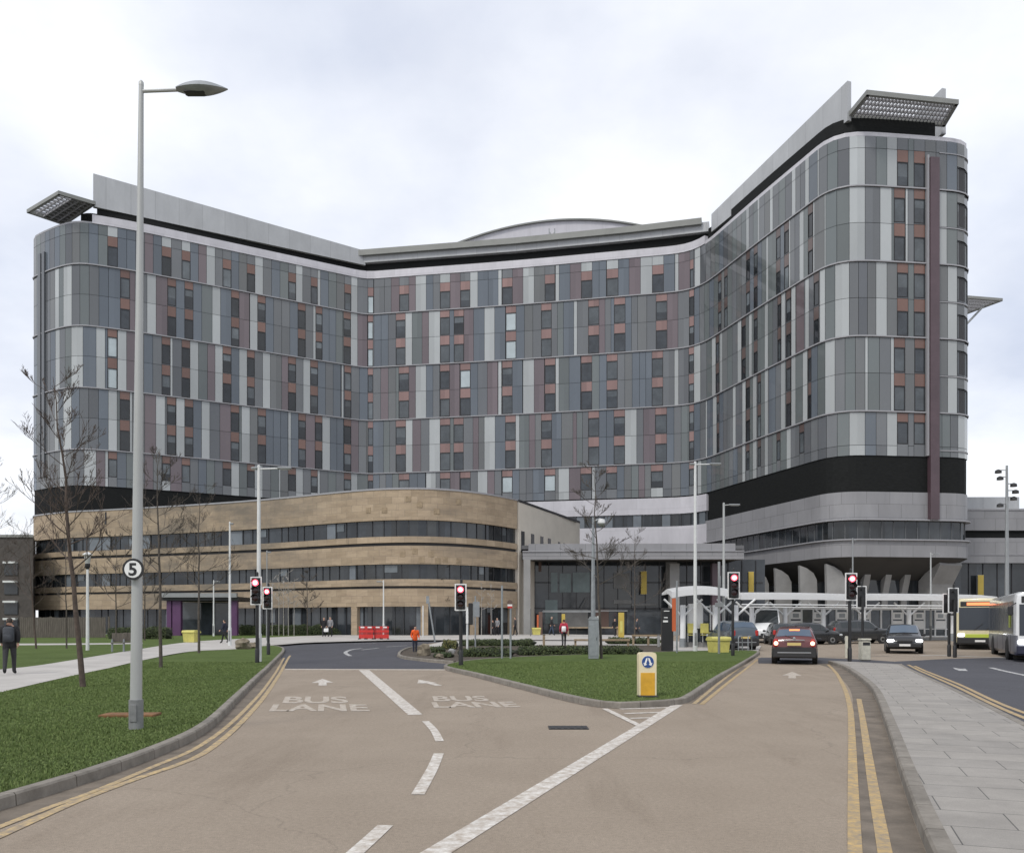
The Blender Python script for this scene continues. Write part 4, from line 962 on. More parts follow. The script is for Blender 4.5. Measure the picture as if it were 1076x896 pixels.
# ================================================================== LEFT FAR BLOCK
far = thing('brick_block', 'dark brick flats with pale balcony edges at the far left behind the fence', 'building', (-62,98,gh(98)))
mat('dark_brick', (.075,.066,.06), .9, var=.3, vscale=2)
yb = 96.0
fpt = [(-80,yb),(Xp(34.5,yb),yb),(Xp(37.5,yb+9),yb+9),(-80,yb+9)]
mb = MB(); mb.prism(fpt, .3, 11.4, 'dark_brick'); mb.build('wall', far, True)
mb = MB(); mb.prism([(-80,yb-.15),(Xp(34.5,yb)+.1,yb-.15),(Xp(37.5,yb+9),yb+9),(-80,yb+9)], 11.4, 11.7, 'green_grey_fascia'); mb.build('roof', far, True)
for py in (591, 611, 632, 650):
    z = Zp(py, yb); mb = MB(); mb.box((Xp(12,yb), yb-.25, z), (1.4,.5,.22), 'lamp_post_white'); mb.box((Xp(12,yb), yb-.05, z-.75), (1.5,.12,1.3), 'window_glass'); mb.build('window', far, True)
# timber fence
fn = thing('timber_fence', 'weathered grey vertical board fence behind the back lawn', 'fence', (Xp(70,72),72,gh(72)))
mb = MB(); fr_ = random.Random(2); xa, xb = Xp(22,72), Xp(114,72); n = int((xb-xa)/.16)
for i in range(n): mb.box((xa+.16*i, 72, gh(72)+.12+.85+fr_.uniform(-.02,.02)), (.14,.03,1.7), 'timber_grey')
mb.build('board_panel', fn, True)
for i in range(4):
    mb = MB(); mb.box((xa+(xb-xa)*i/3, 72.1, gh(72)+1.0), (.12,.12,1.8), 'timber_grey'); mb.build('post', fn, True)
# ================================================================== STREET FURNITURE
def at(px, py, off=0.0): return G(px, py, off)
# ---- lamp posts
def lamp_head(par, x, z, L, dirx, style='leaf'):
    mb = MB(); k = dirx
    if style == 'leaf':
        n = 10; vs, fs = [], []
        for i in range(n+1):
            t = i/n; x_ = x+k*L*t; w = .125*math.sin(math.pi*min(1, .12+t*.86))**.8*(1 if t < .55 else 1-.0*(t)); hh = .085*math.sin(math.pi*(.1+.88*t))
            for (yy, zz_) in ((-w,0),(-w*.6,hh),(0,hh*1.25),(w*.6,hh),(w,0),(w*.6,-hh*.7),(0,-hh*.9),(-w*.6,-hh*.7)): vs.append((x_, yy, z+zz_))
        for i in range(n):
            for j in range(8): fs.append((i*8+j, i*8+(j+1) % 8, (i+1)*8+(j+1) % 8, (i+1)*8+j))
        fs += [tuple(range(8)), tuple(n*8+j for j in range(7,-1,-1))]
        mb.mesh(vs, fs, 'galvanised')
        h = mb.build('lamp_head', par, smooth=40)
        mb = MB(); mb.box((x+k*L*.36, 0, z-.055), (L*.42,.13,.045), 'black_trim', bev=.018); mb.build('lens', h)
    else:
        mb.box((x+k*L/2, 0, z), (L, .2, .09), 'steel_grey', bev=.03); h = mb.build('lamp_head', par)
        mb = MB(); mb.box((x+k*L*.55, 0, z-.05), (L*.7,.14,.02), 'light_lens_grey'); mb.build('lens', h)
def lamp_post(label, base, height, r0, r1, arms, mm='lamp_post_grey', lean=0.0, group=None, plinth=1.1):
    t = thing('lamp_post', label, 'lamp post', base, 0, group)
    mb = MB(); mb.tube([(0,0,plinth),(lean*.5,0,height*.5),(lean,0,height)], [r0*.92,(r0+r1)/2,r1], mm, 14); mb.build('pole', t, smooth=40)
    mb = MB(); mb.tube([(0,0,-.05),(0,0,plinth)], r0*1.12, 'lamp_post_base' if mm == 'lamp_post_grey' else mm, 14); mb.box((0,-r0*1.1,plinth*.55), (r0*1.1,.02,plinth*.6), 'lamp_post_base', bev=.006); mb.build('base_sleeve', t, smooth=40)
    for dx, L, hl, style in arms:
        mb = MB(); mb.tube([(lean,0,height-.10),(lean+dx*L,0,height-.08)], max(.024, r1*.5), mm, 8); mb.build('arm', t, smooth=40)
        lamp_head(t, lean+dx*L, height-.07, hl, dx, style)
    mb = MB(); mb.lathe([(r1*1.05,height-.02),(r1*1.05,height+.03),(r1*.4,height+.06)], mm, (lean,0,0), 12); mb.build('cap', t, smooth=40)
    return t
b = at(143, 765, H)
lamp_post('tall grey single arm lamp post on the front lawn carrying the round sign', b, Zp(89, b.y)-b.z, .090, .034, [(1,.52,.74,'leaf')], lean=.075, plinth=.42)
D_MAIN = b.y; XB = b.x
b = at(272, 694.5, H); lamp_post('double arm lamp post behind the red signals on the left verge', b, Zp(490, b.y)-b.z, .10, .06, [(1,.75,.55,'bar'),(-1,.05,.25,'bar')], 'lamp_post_white')
b = at(241.5, 678, H); lamp_post('plain pale pole right of the purple porch by the path', b, Zp(549, b.y)-b.z, .09, .05, [(1,.02,.2,'bar')], 'lamp_post_white')
b = at(403, 668, H); lamp_post('small pale lamp post behind the red barriers', b, Zp(610, b.y)-b.z, .08, .05, [(-1,.15,.5,'bar')], 'lamp_post_white')
b = at(224.5, 668, H); lamp_post('short pale lamp post inside the purple porch forecourt', (b.x, b.y, b.z), Zp(610, b.y)-b.z, .08, .05, [(1,.15,.45,'bar')], 'lamp_post_white')
b = at(730.5, 683.5, H); lamp_post('tall white lamp post in front of the white canopy end', b, Zp(486, b.y)-b.z, .105, .065, [(1,.75,.6,'bar'),(-1,.05,.25,'bar')], 'lamp_post_white')
b = at(760.5, 679, .05); lamp_post('grey hooked lamp post just right of the white canopy end', b, Zp(529, b.y)-b.z, .10, .065, [(1,.3,.7,'bar')], 'lamp_post_grey')
b = at(978, 672, .05); lamp_post('slim grey lamp post above the canopy left of the dark signals', b, Zp(581, b.y)-b.z, .08, .05, [(1,.2,.5,'bar')], 'lamp_post_grey')
b = at(896, 673, .05); lamp_post('thin dark lamp post rising behind the red signal beside the pavement', b, Zp(566, b.y)-b.z, .07, .05, [(1,.02,.25,'bar')], 'steel_grey')
b = at(280.5, 672.5, H); lamp_post('thin dark lantern post behind the smaller left signal', b, Zp(579, b.y)-b.z, .06, .04, [(1,.02,.3,'bar')], 'steel_grey')
# lantern on white post, left
b = at(92, 683, H); t = thing('lantern_post', 'white lantern post with a glass top on the back lawn', 'lamp post', b); hh = Zp(598, b.y)-b.z
mb = MB(); mb.tube([(0,0,0),(0,0,hh)], [.09,.06], 'lamp_post_white', 12); mb.build('pole', t, smooth=40)
mb = MB(); mb.lathe([(.06,hh),(.13,hh+.12),(.13,hh+.3)], 'black_paint', n=14); mb.build('collar', t, smooth=40)
mb = MB(); mb.lathe([(.12,hh+.3),(.17,hh+.75)], 'light_lens_grey', n=14); mb.build('lantern', t, smooth=40)
mb = MB(); mb.lathe([(.24,hh+.75),(.24,hh+.8),(.05,hh+.92)], 'lamp_post_white', n=14); mb.build('lamp_cap', t, smooth=40)
# camera mast with dome
b = at(624.5, 692, H); hh = Zp(541, b.y)-b.z
t = thing('camera_mast', 'thick galvanised mast with a white dome camera behind the grey cabinet', 'camera mast', (b.x+.02, b.y+.75, b.z))
mb = MB(); mb.tube([(0,0,0),(0,0,hh*.45),(0,0,hh*.72),(.0,0,hh)], [.105,.095,.07,.045], 'galvanised', 14); mb.build('pole', t, smooth=40)
mb = MB(); mb.tube([(0,0,hh*.97),(.32,0,hh*.99)], .04, 'galvanised', 8); mb.build('arm', t)
mb = MB(); mb.lathe([(.02,.0),(.14,-.03),(.17,-.13),(.17,-.2)], 'white_coat', (.36,0,hh*.99), 14); mb.lathe([(.165,-.2),(.13,-.29),(.03,-.34)], 'light_lens_grey', (.36,0,hh*.99), 14); mb.build('dome_camera', t, smooth=50)
# floodlight mast right
b = at(1058, 684, .05); hh = Zp(489, b.y)-b.z
t = thing('floodlight_mast', 'slender grey mast with six dark floodlights near the right edge', 'light mast', b)
mb = MB(); mb.tube([(0,0,0),(0,0,hh)], [.13,.06], 'steel_grey', 12); mb.build('pole', t, smooth=40)
for i, sx in enumerate((-1,-1,1,1,1,-1)):
    z = hh-.25-.36*i; q = .28+.1*(i % 3 == 0)
    mb = MB(); mb.tube([(0,0,z),(sx*q,0,z)], .025, 'steel_grey', 6); mb.lathe([(.05,.06),(.16,.0),(.17,-.14)], 'black_trim', (sx*(q+.08),0,z-.02), 10); mb.build('floodlight', t, smooth=40)
# ---- speed sign
t = thing('speed_sign', 'round white sign with black ring and numeral 5 on the tall lamp post', 'road sign', (XB+.018, D_MAIN-.135, Zp(598.5, D_MAIN)))
mb = MB(); mb.lathe([(.155,-.008),(.155,.008)], 'black_sheet', n=40, axis='y'); mb.build('ring', t, smooth=40)
mb = MB(); mb.lathe([(.122,-.013),(.122,0)], 'white_sheet', n=40, axis='y'); mb.build('face', t, smooth=40)
o = ftext('5', -.062, .056, -.095, .09, 'black_sheet', 'numeral', off=0)
for v in o.data.vertices: v.co = (v.co.x, -.017, v.co.y)
o.parent = t
sol = o.data; mb = MB(); mb.box((0,.05,0), (.05,.1,.12), 'galvanised'); mb.build('clamp', t)
# bold numeral: thicken
bm = bmesh.new(); bm.from_mesh(o.data)
for v in bm.verts: pass
bm.free()
# ---- traffic signals
def signal(label, base, top, facing=1, size=1.15, w=.50, ped=False, lit=True, extra=None, group=None):
    """top = height of the head's top above the base; facing 1 = towards the camera"""
    t = thing('traffic_light', label, 'traffic light', base, 0 if facing > 0 else math.pi, group)
    hz = top-size
    mb = MB(); mb.tube([(0,.16,-.05),(0,.16,hz+.5)], .065, 'black_paint', 12); mb.lathe([(.085,0),(.085,.5),(.065,.55)], 'black_paint', (0,.16,0), 12); mb.build('pole', t, smooth=40)
    h = MB(); h.box((0,.02,hz+size/2), (w,.03,size), 'black_sheet', bev=.012); h.box((0,-.03,hz+size/2), (w*.62,.14,size*.92), 'black_paint', bev=.03); head = h.build('signal_head', t)
    mb = MB(); bw = .045
    for c, s in (((-w/2-bw/2+.01,.02,hz+size/2),(bw,.036,size+.06)), ((w/2+bw/2-.01,.02,hz+size/2),(bw,.036,size+.06))): mb.box(c, s, 'white_sheet')
    for z in (hz-.01, hz+size+.01): mb.box((0,.02,z), (w-.02,.0355,bw), 'white_sheet')
    mb.build('white_border', head)
    for i, (mm, on) in enumerate((('red_light', 1), ('dark_lens', 0), ('dark_lens', 0))):
        z = hz+size*(.80-.29*i); rr = size*.125
        mb = MB(); mb.lathe([(rr,.02),(rr*.95,-.02),(rr*.5,-.035),(.005,-.04)], mm if (on and lit) else 'dark_lens', (0,-.09,z), 16, 'y'); ln_ = mb.build('lens', head, smooth=60)
        if on and lit:
            mb = MB(); mb.lathe([(rr*.62,-.03),(rr*.5,-.042),(.005,-.05)], 'red_core', (0,-.09,z), 14, 'y'); mb.build('bulb_glow', ln_, smooth=60)
        mb = MB(); n = 12
        for k in range(n):
            a, b_ = math.pi*(k/n), math.pi*((k+1)/n); a -= .25; b_ -= .25
            if k > n-1: continue
            for rr2, fl in ((rr*1.12, 0), (rr*1.2, 1)):
                q = [(rr2*math.cos(x_), y_, z+rr2*math.sin(x_)) for x_, y_ in ((a,-.08),(b_,-.08),(b_,-.24+.06*abs(k-n/2)/n),(a,-.24+.06*abs(k-n/2)/n))]
                mb.face(q if fl else q[::-1], 'black_paint')
        mb.build('hood', head, fix=False)
    mb = MB(); mb.box((0,.12,hz+size*.5), (.08,.16,.08), 'black_paint'); mb.box((0,.12,hz+size*.85), (.08,.16,.08), 'black_paint'); mb.build('bracket', t)
    mb = MB(); mb.lathe([(.05,0),(.05,.16),(.02,.2)], 'black_paint', (.02,.1,top+.02), 8); mb.build('sensor', t)
    if extra:
        mb = MB(); mb.box((extra*.36,.12,hz-.15), (.16,.2,.8), 'black_paint', bev=.02); mb.box((extra*.46,.12,hz-.15), (.02,.24,.86), 'galvanised'); mb.build('side_signal', t)
    return t
def sig_px(label, px, pyb, pyt, **kw):
    b = at(px, pyb, kw.pop('off', H)); k = b.y/900
    return signal(label, b, Zp(pyt, b.y)-b.z, size=kw.pop('hpx')*k, w=kw.pop('wpx')*k, **kw)
GS = 'traffic signals showing red'
sig_px('tall black signal showing red, left of the smaller one on the left verge', 269, 696, 606.5, hpx=28, wpx=10, group=GS)
sig_px('smaller black signal showing red just right of the double arm lamp post', 281, 687.5, 617, hpx=22, wpx=8.6, group=GS)
sig_px('black signal showing red at the left tip of the central island lawn', 484, 698.8, 614, hpx=26.5, wpx=10.4, group=GS, extra=1)
sig_px('black signal showing red beside the yellow grit bin and white canopy', 771, 688.5, 601.5, hpx=27, wpx=11, group=GS)
sig_px('black signal showing red on the pavement end beside the cream litter bin', 894.5, 694.5, 602.5, hpx=27.5, wpx=10.8, group=GS)
sig_px('unlit dark signal post directly behind the pavement end signal', 905, 687.5, 616, hpx=22, wpx=9, facing=-1, off=0.02)
sig_px('black back of the lower signal left of the oncoming green front bus', 995.5, 689, 624, hpx=20, wpx=9, facing=-1, off=0.02)
sig_px('black back of the taller signal against the oncoming green front bus', 1001.5, 690, 618, hpx=25, wpx=9.5, facing=-1, off=0.02)
b = at(1026, 688, 0.02)
# ---- keep left bollard
b = at(679.5, 731, H-.01); t = thing('traffic_bollard', 'white and yellow traffic bollard with a blue arrows disc on the island tip', 'bollard', b)
def rounded(w, d, z0, z1, rr, mb, mm):
    n = 6; prof = [(-w/2,z0),(w/2,z0)]
    for i in range(n+1): a = math.pi/2*i/n; prof.append((w/2-rr+rr*math.cos(a), z1-rr+rr*math.sin(a)))
    for i in range(n+1): a = math.pi/2+math.pi/2*i/n; prof.append((-w/2+rr+rr*math.cos(a), z1-rr+rr*math.sin(a)))
    mb.prism(prof, -d/2, d/2, mm, 'y')
mb = MB(); rounded(.37,.30,0,.93,.06,mb,'bollard_cream'); mb.build('body', t, smooth=40)
mb = MB(); mb.box((0,-.153,.255), (.30,.012,.50), 'amber_plastic', bev=.004); mb.build('yellow_panel', t)
mb = MB(); mb.box((0,-.155,.0), (.40,.34,.06), 'black_trim', bev=.01); mb.build('foot', t)
mb = MB(); mb.lathe([(.125,-.012),(.125,.0)], 'blue_sheet', (0,-.152,.735), 32, 'y'); dsc = mb.build('sign_disc', t, smooth=40)
mb = MB(); mb.lathe([(.132,-.006),(.132,.0)], 'white_sheet', (0,-.152,.735), 32, 'y'); mb.build('disc_rim', dsc, smooth=40)
for sx in (-1, 1):
    mb = MB(); P_ = [(-.005,.085),(.028,.072),(.062,-.03),(.085,-.02),(.058,-.085),(.0,-.055),(.026,-.045)] ; P_ = [(.0,.09),(.03,.075),(.063,-.028),(.088,-.018),(.064,-.082),(.008,-.058),(.031,-.042),(.004,.04)]
    mb.prism([(sx*(x_*1.0+.008), z+.735) for x_, z in P_], -.169, -.165, 'white_sheet', 'y'); mb.build('arrow', dsc)
# ---- grey cabinet
b = at(624, 692, H); t = thing('utility_cabinet', 'tall grey steel cabinet with a sloped top at the edge of the island lawn', 'cabinet', b)
mb = MB(); mb.box((0,.2,.83), (.42,.36,1.66), 'galvanised', bev=.012); mb.prism([(-.22,1.66),(.22,1.66),(.14,1.79),(-.14,1.79)], .0, .4, 'galvanised', 'y'); mb.build('body', t)
mb = MB(); mb.box((0,.012,.8), (.34,.02,1.35), 'galvanised', bev=.004); d_ = mb.build('door', t); mb = MB(); mb.box((.12,-.004,.85), (.02,.02,.12), 'black_trim'); mb.build('handle', d_)
b = at(628.5, 689, H); t = thing('marker_post', 'short white marker post behind the grey cabinet', 'post', b); mb = MB(); mb.tube([(0,0,0),(0,0,Zp(647,b.y)-b.z)], .045, 'lamp_post_white', 8); mb.build('post', t); mb = MB(); mb.box((0,-.05,1.45), (.1,.02,.22), 'white_sheet'); mb.build('plate', t)
# ---- plain sign posts
def post(label, px, pyb, pyt, r_=.045, mm='galvanised', name='sign_post', cat='post', off=H, lean=0.0, panels=()):
    b = at(px, pyb, off); t = thing(name, label, cat, b); h = Zp(pyt, b.y)-b.z; k = b.y/900
    mb = MB(); mb.tube([(0,0,0),(lean*k,0,h)], r_, mm, 10); mb.build('pole', t, smooth=40)
    for (dx, py0, py1, w, mm2) in panels:
        z0, z1 = Zp(py1, b.y)-b.z, Zp(py0, b.y)-b.z; mb = MB(); mb.box((dx*k, -r_-.015, (z0+z1)/2), (w*k, .02, z1-z0), mm2, bev=.004); mb.build('sign_plate', t)
    return t
post('tall bare grey post between the island signal and the round sign', 527.5, 691.5, 615)
t = post('shorter grey post with a small red and white round sign on the island lawn', 536.5, 691.5, 634, name='road_sign', cat='road sign')
b = t.location; k = b.y/900; zz_ = Zp(635, b.y)-b.z
mb = MB(); mb.lathe([(.11,-.012),(.11,.012)], 'interior_brown', (-.03,-.07,zz_+.08), 20, 'y'); mb.box((-.03,-.075,zz_-.03), (.2,.02,.08), 'white_sheet'); mb.box((-.03,-.075,zz_-.11), (.2,.02,.08), 'red_plastic'); mb.build('sign_face', t)
post('grey post with the blank back of a rectangular sign by the hedge', 499.5, 679.5, 626, name='road_sign', cat='road sign', panels=((1,632,648,7,'galvanised'),))
post('grey post leaning left above the planting bed', 457, 674, 626, .06, lean=-7.5, panels=((-7.5,626,634,3.2,'galvanised'),))
post('pale post left of the leaning grey post', 444.5, 669, 636, .05, 'lamp_post_white')
post('slim pinkish post in front of the sandstone corner', 557.5, 668, 639, .05, 'interior_panel')
post('short pale post with a plate just right of the island signal', 491, 688, 637.5, .05, 'lamp_post_white', panels=((0,640,655,2.6,'white_sheet'),))
post('thin grey post standing right of the orange totem', 711.2, 685.5, 610)
post('grey sign post with two crossing plates in front of the canopy', 755.5, 686.5, 590, .06, 'steel_grey', name='road_sign', cat='road sign', panels=((0,633,637.5,9,'steel_grey'),(0,605,616,3,'steel_grey')))
# ---- totem
b = at(703.5, 684.0, .05); t = thing('totem_sign', 'black information totem with a bright orange side panel by the canopy', 'totem sign', b); k = b.y/900
mb = MB(); mb.box((-.1,.15,1.15), (12*k,.35,2.3), 'black_sheet', bev=.02); mb.build('body', t)
mb = MB(); mb.box((.27,-.04,1.95), (5.6*k,.05,1.75), 'orange_panel'); mb.build('orange_panel', t)
mb = MB(); mb.box((-.22,-.03,1.6), (.26,.02,.1), 'white_sheet'); mb.box((-.2,-.03,1.8), (.2,.02,.05), 'white_sheet'); mb.box((-.16,-.03,2.15), (.3,.02,.04), 'white_sheet'); mb.build('white_lettering_strip', t)
b = at(652.8, 669.5, H); t = thing('totem_sign', 'slim yellow totem in front of the glass entrance', 'totem sign', b); k = b.y/900
mb = MB(); mb.box((0,0,1.05), (6*k,.15,2.1), 'banner_yellow', bev=.02); mb.build('body', t); mb = MB(); mb.box((0,-.08,.9), (2.6*k,.02,1.0), 'grit_yellow'); mb.build('panel', t)
b = at(568, 666.5, H); t = thing('totem_sign', 'brown orange upright panel beside the sandstone corner', 'totem sign', b); k = b.y/900
mb = MB(); mb.box((0,0,1.15), (4*k,.3,2.3), 'interior_brown', bev=.02); mb.box((-2.6*k,.05,1.0), (2.5*k,.3,2.0), 'orange_panel'); mb.build('body', t)
b = at(592, 667.5, H); t = thing('totem_sign', 'dull olive upright panel by the entrance doors', 'totem sign', b); k = b.y/900
mb = MB(); mb.box((0,0,1.0), (3.6*k,.3,2.0), 'banner_yellow', bev=.02); mb.build('body', t); mb = MB(); mb.box((0,-.01,.25), (4.2*k,.4,.3), 'concrete'); mb.build('foot', t)
# ---- grit bins
def grit_bin(label, px, pyb, off=H, rz=0, sc=1.0):
    b = at(px, pyb, off); t = thing('grit_bin', label, 'grit bin', b, rz, 'yellow grit bins'); t.scale = (sc,sc,sc)
    mb = MB(); mb.box((0,0,.32), (.85,.55,.62), 'grit_yellow', taper=1.14); mb.box((0,0,.06), (.82,.53,.12), 'grit_yellow'); mb.build('bin', t)
    mb = MB(); mb.prism([(-.36,.64),(.36,.64),(.38,.72),(.2,.84),(-.3,.82),(-.36,.74)], -.52, .52, 'grit_yellow', 'x'); mb.build('lid', t, smooth=30)
    return t
grit_bin('yellow grit bin on the pale path near the purple porch', 201, 674.5, rz=R(-18)); grit_bin('yellow grit bin on the island in front of the canopy end', 755, 686, .06, R(12), 1.0)
grit_bin('yellow grit bin by the sandstone corner near the entrance', 563.5, 666.8, H, R(5), .85)
# ---- litter bin and short bollards at the pavement end
b = at(908.5, 693.5, .02); t = thing('litter_bin', 'cream slotted litter bin at the far end of the pavement', 'litter bin', b); mat('cream_plastic', (.55,.53,.44), .5, var=.2, vscale=6)
mb = MB(); mb.box((0,0,.42), (.40,.38,.82), 'cream_plastic', bev=.03); mb.box((0,0,.90), (.44,.42,.08), 'cream_plastic', bev=.02); mb.build('body', t)
mb = MB(); mb.box((0,-.192,.72), (.3,.02,.13), 'black_trim'); mb.build('slot', t)
post('pale timber post just left of the pavement end signal', 890, 691, 668, .09, 'cream_plastic', name='bollard', cat='bollard', off=.02)
# ---- cycle hoops
for px, lab in ((778, 'steel cycle hoop left of the pair beside the grit bin'), (788, 'steel cycle hoop right of the pair beside the grit bin')):
    b = at(px, 684.5, .05); t = thing('cycle_hoop', lab, 'cycle stand', b, R(60), 'cycle hoops')
    mb = MB(); mb.tube([(-.38,0,0),(-.38,0,.7),(-.3,0,.82),(.3,0,.82),(.38,0,.7),(.38,0,0)], .027, 'galvanised', 8); mb.build('hoop', t, smooth=50)
# ---- low timber rails by the hedges
def rail(label, px0, px1, pyb, n, hpx):
    a, b = at(px0, pyb, H), at(px1, pyb, H); t = thing('timber_rail', label, 'rail', ((a.x+b.x)/2, a.y, a.z)); L = b.x-a.x; h = hpx*a.y/900
    mb = MB(); mb.box((0,0,h-.06), (L,.1,.12), 'timber', bev=.01); mb.build('rail', t)
    for i in range(n):
        mb = MB(); mb.box((-L/2+.1+(L-.2)*i/(n-1),.11,h/2), (.12,.12,h), 'timber'); mb.build('post', t)
rail('low timber rail left of the grey cabinet behind the hedge', 603, 662, 678.6, 2, 7.5)
rail('further timber rail along the path near the entrance', 596, 650, 668, 3, 9.5)
rail('low timber rail between cabinet and orange totem', 664, 699, 677.5, 3, 11)
for px, lab in ((571.5, 'short square timber bollard behind the hedge by the round sign'), (692, 'short thin bollard left of the black totem')):
    b = at(px, 679, H); t = thing('bollard', lab, 'bollard', b); mb = MB(); mb.box((0,0,.32), (.14,.14,.72), 'timber' if px < 600 else 'concrete', bev=.02); mb.build('post', t); mb = MB(); mb.box((0,0,.70), (.17,.17,.05), 'timber_grey', bev=.015); mb.build('cap', t)
# ---- benches by the left path
for px, rzz, lab in ((124,R(18),'left of two grey metal seats beside the footpath'), (136,R(18),'right of two grey metal seats beside the footpath')):
    b = at(px, 684.5 if px < 130 else 683.5, H); t = thing('bench', lab, 'bench', b, rzz, 'seats by the footpath')
    mb = MB(); mb.box((0,0,.45), (.62,.45,.05), 'timber_grey', bev=.01); mb.build('seat', t); mb = MB(); mb.box((0,.22,.72), (.62,.05,.45), 'timber_grey', bev=.01); mb.build('backrest', t)
    for sx in (-.27,.27):
        mb = MB(); mb.tube([(sx,-.2,0),(sx,-.2,.62),(sx,.2,.64),(sx,.2,0)], .025, 'galvanised', 6); mb.build('leg', t)
# ---- red barriers
b0 = at(377, 671.3, H); b1 = at(409, 671.3, H); nb = 4
for i, lab in enumerate(('leftmost red plastic barrier in the row by the sandstone building', 'second red plastic barrier from the left in the row', 'third red plastic barrier from the left in the row', 'rightmost red plastic barrier in the row by the sandstone building')):
    u = (i+.5)/nb; x = b0.x+(b1.x-b0.x)*u; L = (b1.x-b0.x)/nb*1.02
    t = thing('road_barrier', lab, 'barrier', (x, b0.y-.25*(i % 2)-.0, b0.z), R((-6, 5, -3, 8)[i]), 'red barriers')
    mb = MB(); L2 = L/2
    for z, h in ((.22,.28),(.62,.16),(.93,.14)): mb.box((0,0,z), (L,.05,h), 'red_plastic', bev=.01)
    for j in range(6): mb.box((-L2+.06+(L-.12)*j/5, .0, .5), (.05,.045,.95), 'red_plastic')
    mb.build('panel', t)
    for sx in (-1, 1):
        mb = MB(); mb.box((sx*L*.4,0,.04), (.12,.5,.08), 'black_trim', bev=.01); mb.build('foot', t)
    mb = MB(); mb.box((0,-.03,.93), (L*.5,.012,.10), 'white_sheet'); mb.build('reflector', t)
# ---- boulders
def boulder(label, px, pyb, wpx, hpx, off=H, seed=0, mm='boulder_stone'):
    b = at(px, pyb, off); k = b.y/900; mb = MB(); mb.blob((0,0,hpx*k*.42), (wpx*k/2, wpx*k*.42, hpx*k*.6), mm, seed, .55, 14, 10)
    o = mb.build('boulder', None, smooth=30); o.location = b; tag(o, label, 'boulder', 'boulders')
boulder('large brown boulder at the right tip of the left lawn', 255, 681.5, 15, 10, seed=1); boulder('low brown boulder just right of the large one on the left lawn', 266, 680.5, 12, 6, seed=2)
boulder('upright brown boulder beside the worker in orange', 445, 688.5, 14, 12, .06, 3); boulder('small flat boulder in the planting bed', 462, 691.5, 8, 5, .06, 4); boulder('pale grey boulder among the planting bed shrubs', 475, 686, 6.5, 5, .06, 5, 'concrete')

# ================================================================== BUS STATION CANOPY
cz = gh(50)
cn = thing('bus_station_canopy', 'long white bus station canopy on branching columns in front of the tower', 'canopy', (Xp(800,60),60,gh(60)))
# front edge line
def cl_(px):
    d = 50.6 if px < 776 else 60+(px-779)/269*6; return Vector((Xp(px, d), d))
def roof_part(px0, px1, hump, n=14):
    mb = MB(); A, B = cl_(px0), cl_(px1); nn = Vector((0,1)); W = 3.4 if px0 < 776 else 5.0
    zb = 3.10+gh(B.y)-(.05 if px0 < 776 else 0)
    sec = []
    for i in range(n+1):
        t = i/n; p_ = A.lerp(B, t); h = hump*(1-(2*t-1)**2)
        row = []
        for (o_, zz_) in ((0,-.06),(0,.32),(W*.5,.54),(W,.36),(W,.22),(W*.5,.36)):
            q = p_+nn*o_; row.append((q.x, q.y, zb+zz_+h))
        sec.append(row)
    for a, b_ in zip(sec, sec[1:]):
        for j in range(6): mb.face([a[j], b_[j], b_[(j+1) % 6], a[(j+1) % 6]], 'canopy_white')
    mb.face(sec[0], 'white_coat'); mb.face(sec[-1][::-1], 'white_coat')
    return mb.build('roof', cn, True, smooth=25)
roof_part(706, 773, .20); roof_part(779, 902, .05); roof_part(908, 1048, .04)
mb = MB()
for px0, px1 in ((779,902),(908,1048)):
    A, B = cl_(px0), cl_(px1); dv_ = (B-A).normalized(); nn = Vector((-dv_.y, dv_.x))
    for o_, z in ((.0,2.72+gh(62)),(.3,2.55+gh(62))): a, b_ = A-nn*.06+nn*o_, B-nn*.06+nn*o_; mb.tube([(a.x,a.y,z),(b_.x,b_.y,z)], .045, 'white_coat', 8)
mb.build('tie_beam', cn, True)
def ccol(px, off=1.1):
    A = cl_(px); g_ = gh(A.y); A = A+Vector((0,off))
    A.x = Xp(px, A.y)
    mb = MB(); mb.tube([(A.x,A.y,g_+.55),(A.x,A.y,g_+2.6)], .17, 'white_coat', 12); mb.build('column', cn, True, smooth=40)
    mb = MB(); mb.tube([(A.x,A.y,g_),(A.x,A.y,g_+.6)], .21, 'galvanised', 12); mb.build('column_base', cn, True, smooth=40)
    for sx in (-1, 1):
        mb = MB(); mb.tube([(A.x,A.y,g_+1.9),(A.x+sx*1.15,A.y-.1,g_+2.95)], .065, 'white_coat', 8); mb.build('strut', cn, True, smooth=40)
for px in (717.5, 751.5, 773, 790, 825, 865, 907.5, 955, 1000): ccol(px)
# glazed screen behind
mb = MB(); fr2 = MB(); A, B = cl_(832)+Vector((1.2,4.2)), cl_(1048)+Vector((1.5,4.2)); L = (B-A).length; dv_ = (B-A).normalized(); rz = math.atan2(dv_.y, dv_.x)
mm_ = (A+B)/2; gz = gh(mm_.y)
mb.box((mm_.x, mm_.y, gz+1.35), (L, .04, 2.1), 'window_glass_mid', rz); mb.build('glass_screen', cn, True)
n = 18
for i in range(n+1): q = A.lerp(B, i/n); fr2.box((q.x, q.y-.03, gz+1.3), (.13,.12,2.6), 'white_coat', rz)
for z, zh in ((.32,.1),(.9,.06),(2.5,.2)): fr2.box((mm_.x, mm_.y-.035, gz+z), (L,.1,zh), 'white_coat', rz)
fr2.box((mm_.x, mm_.y, gz+.12), (L,.25,.25), 'concrete', rz); fr2.build('screen_frame', cn, True)
prn = random.Random(4)
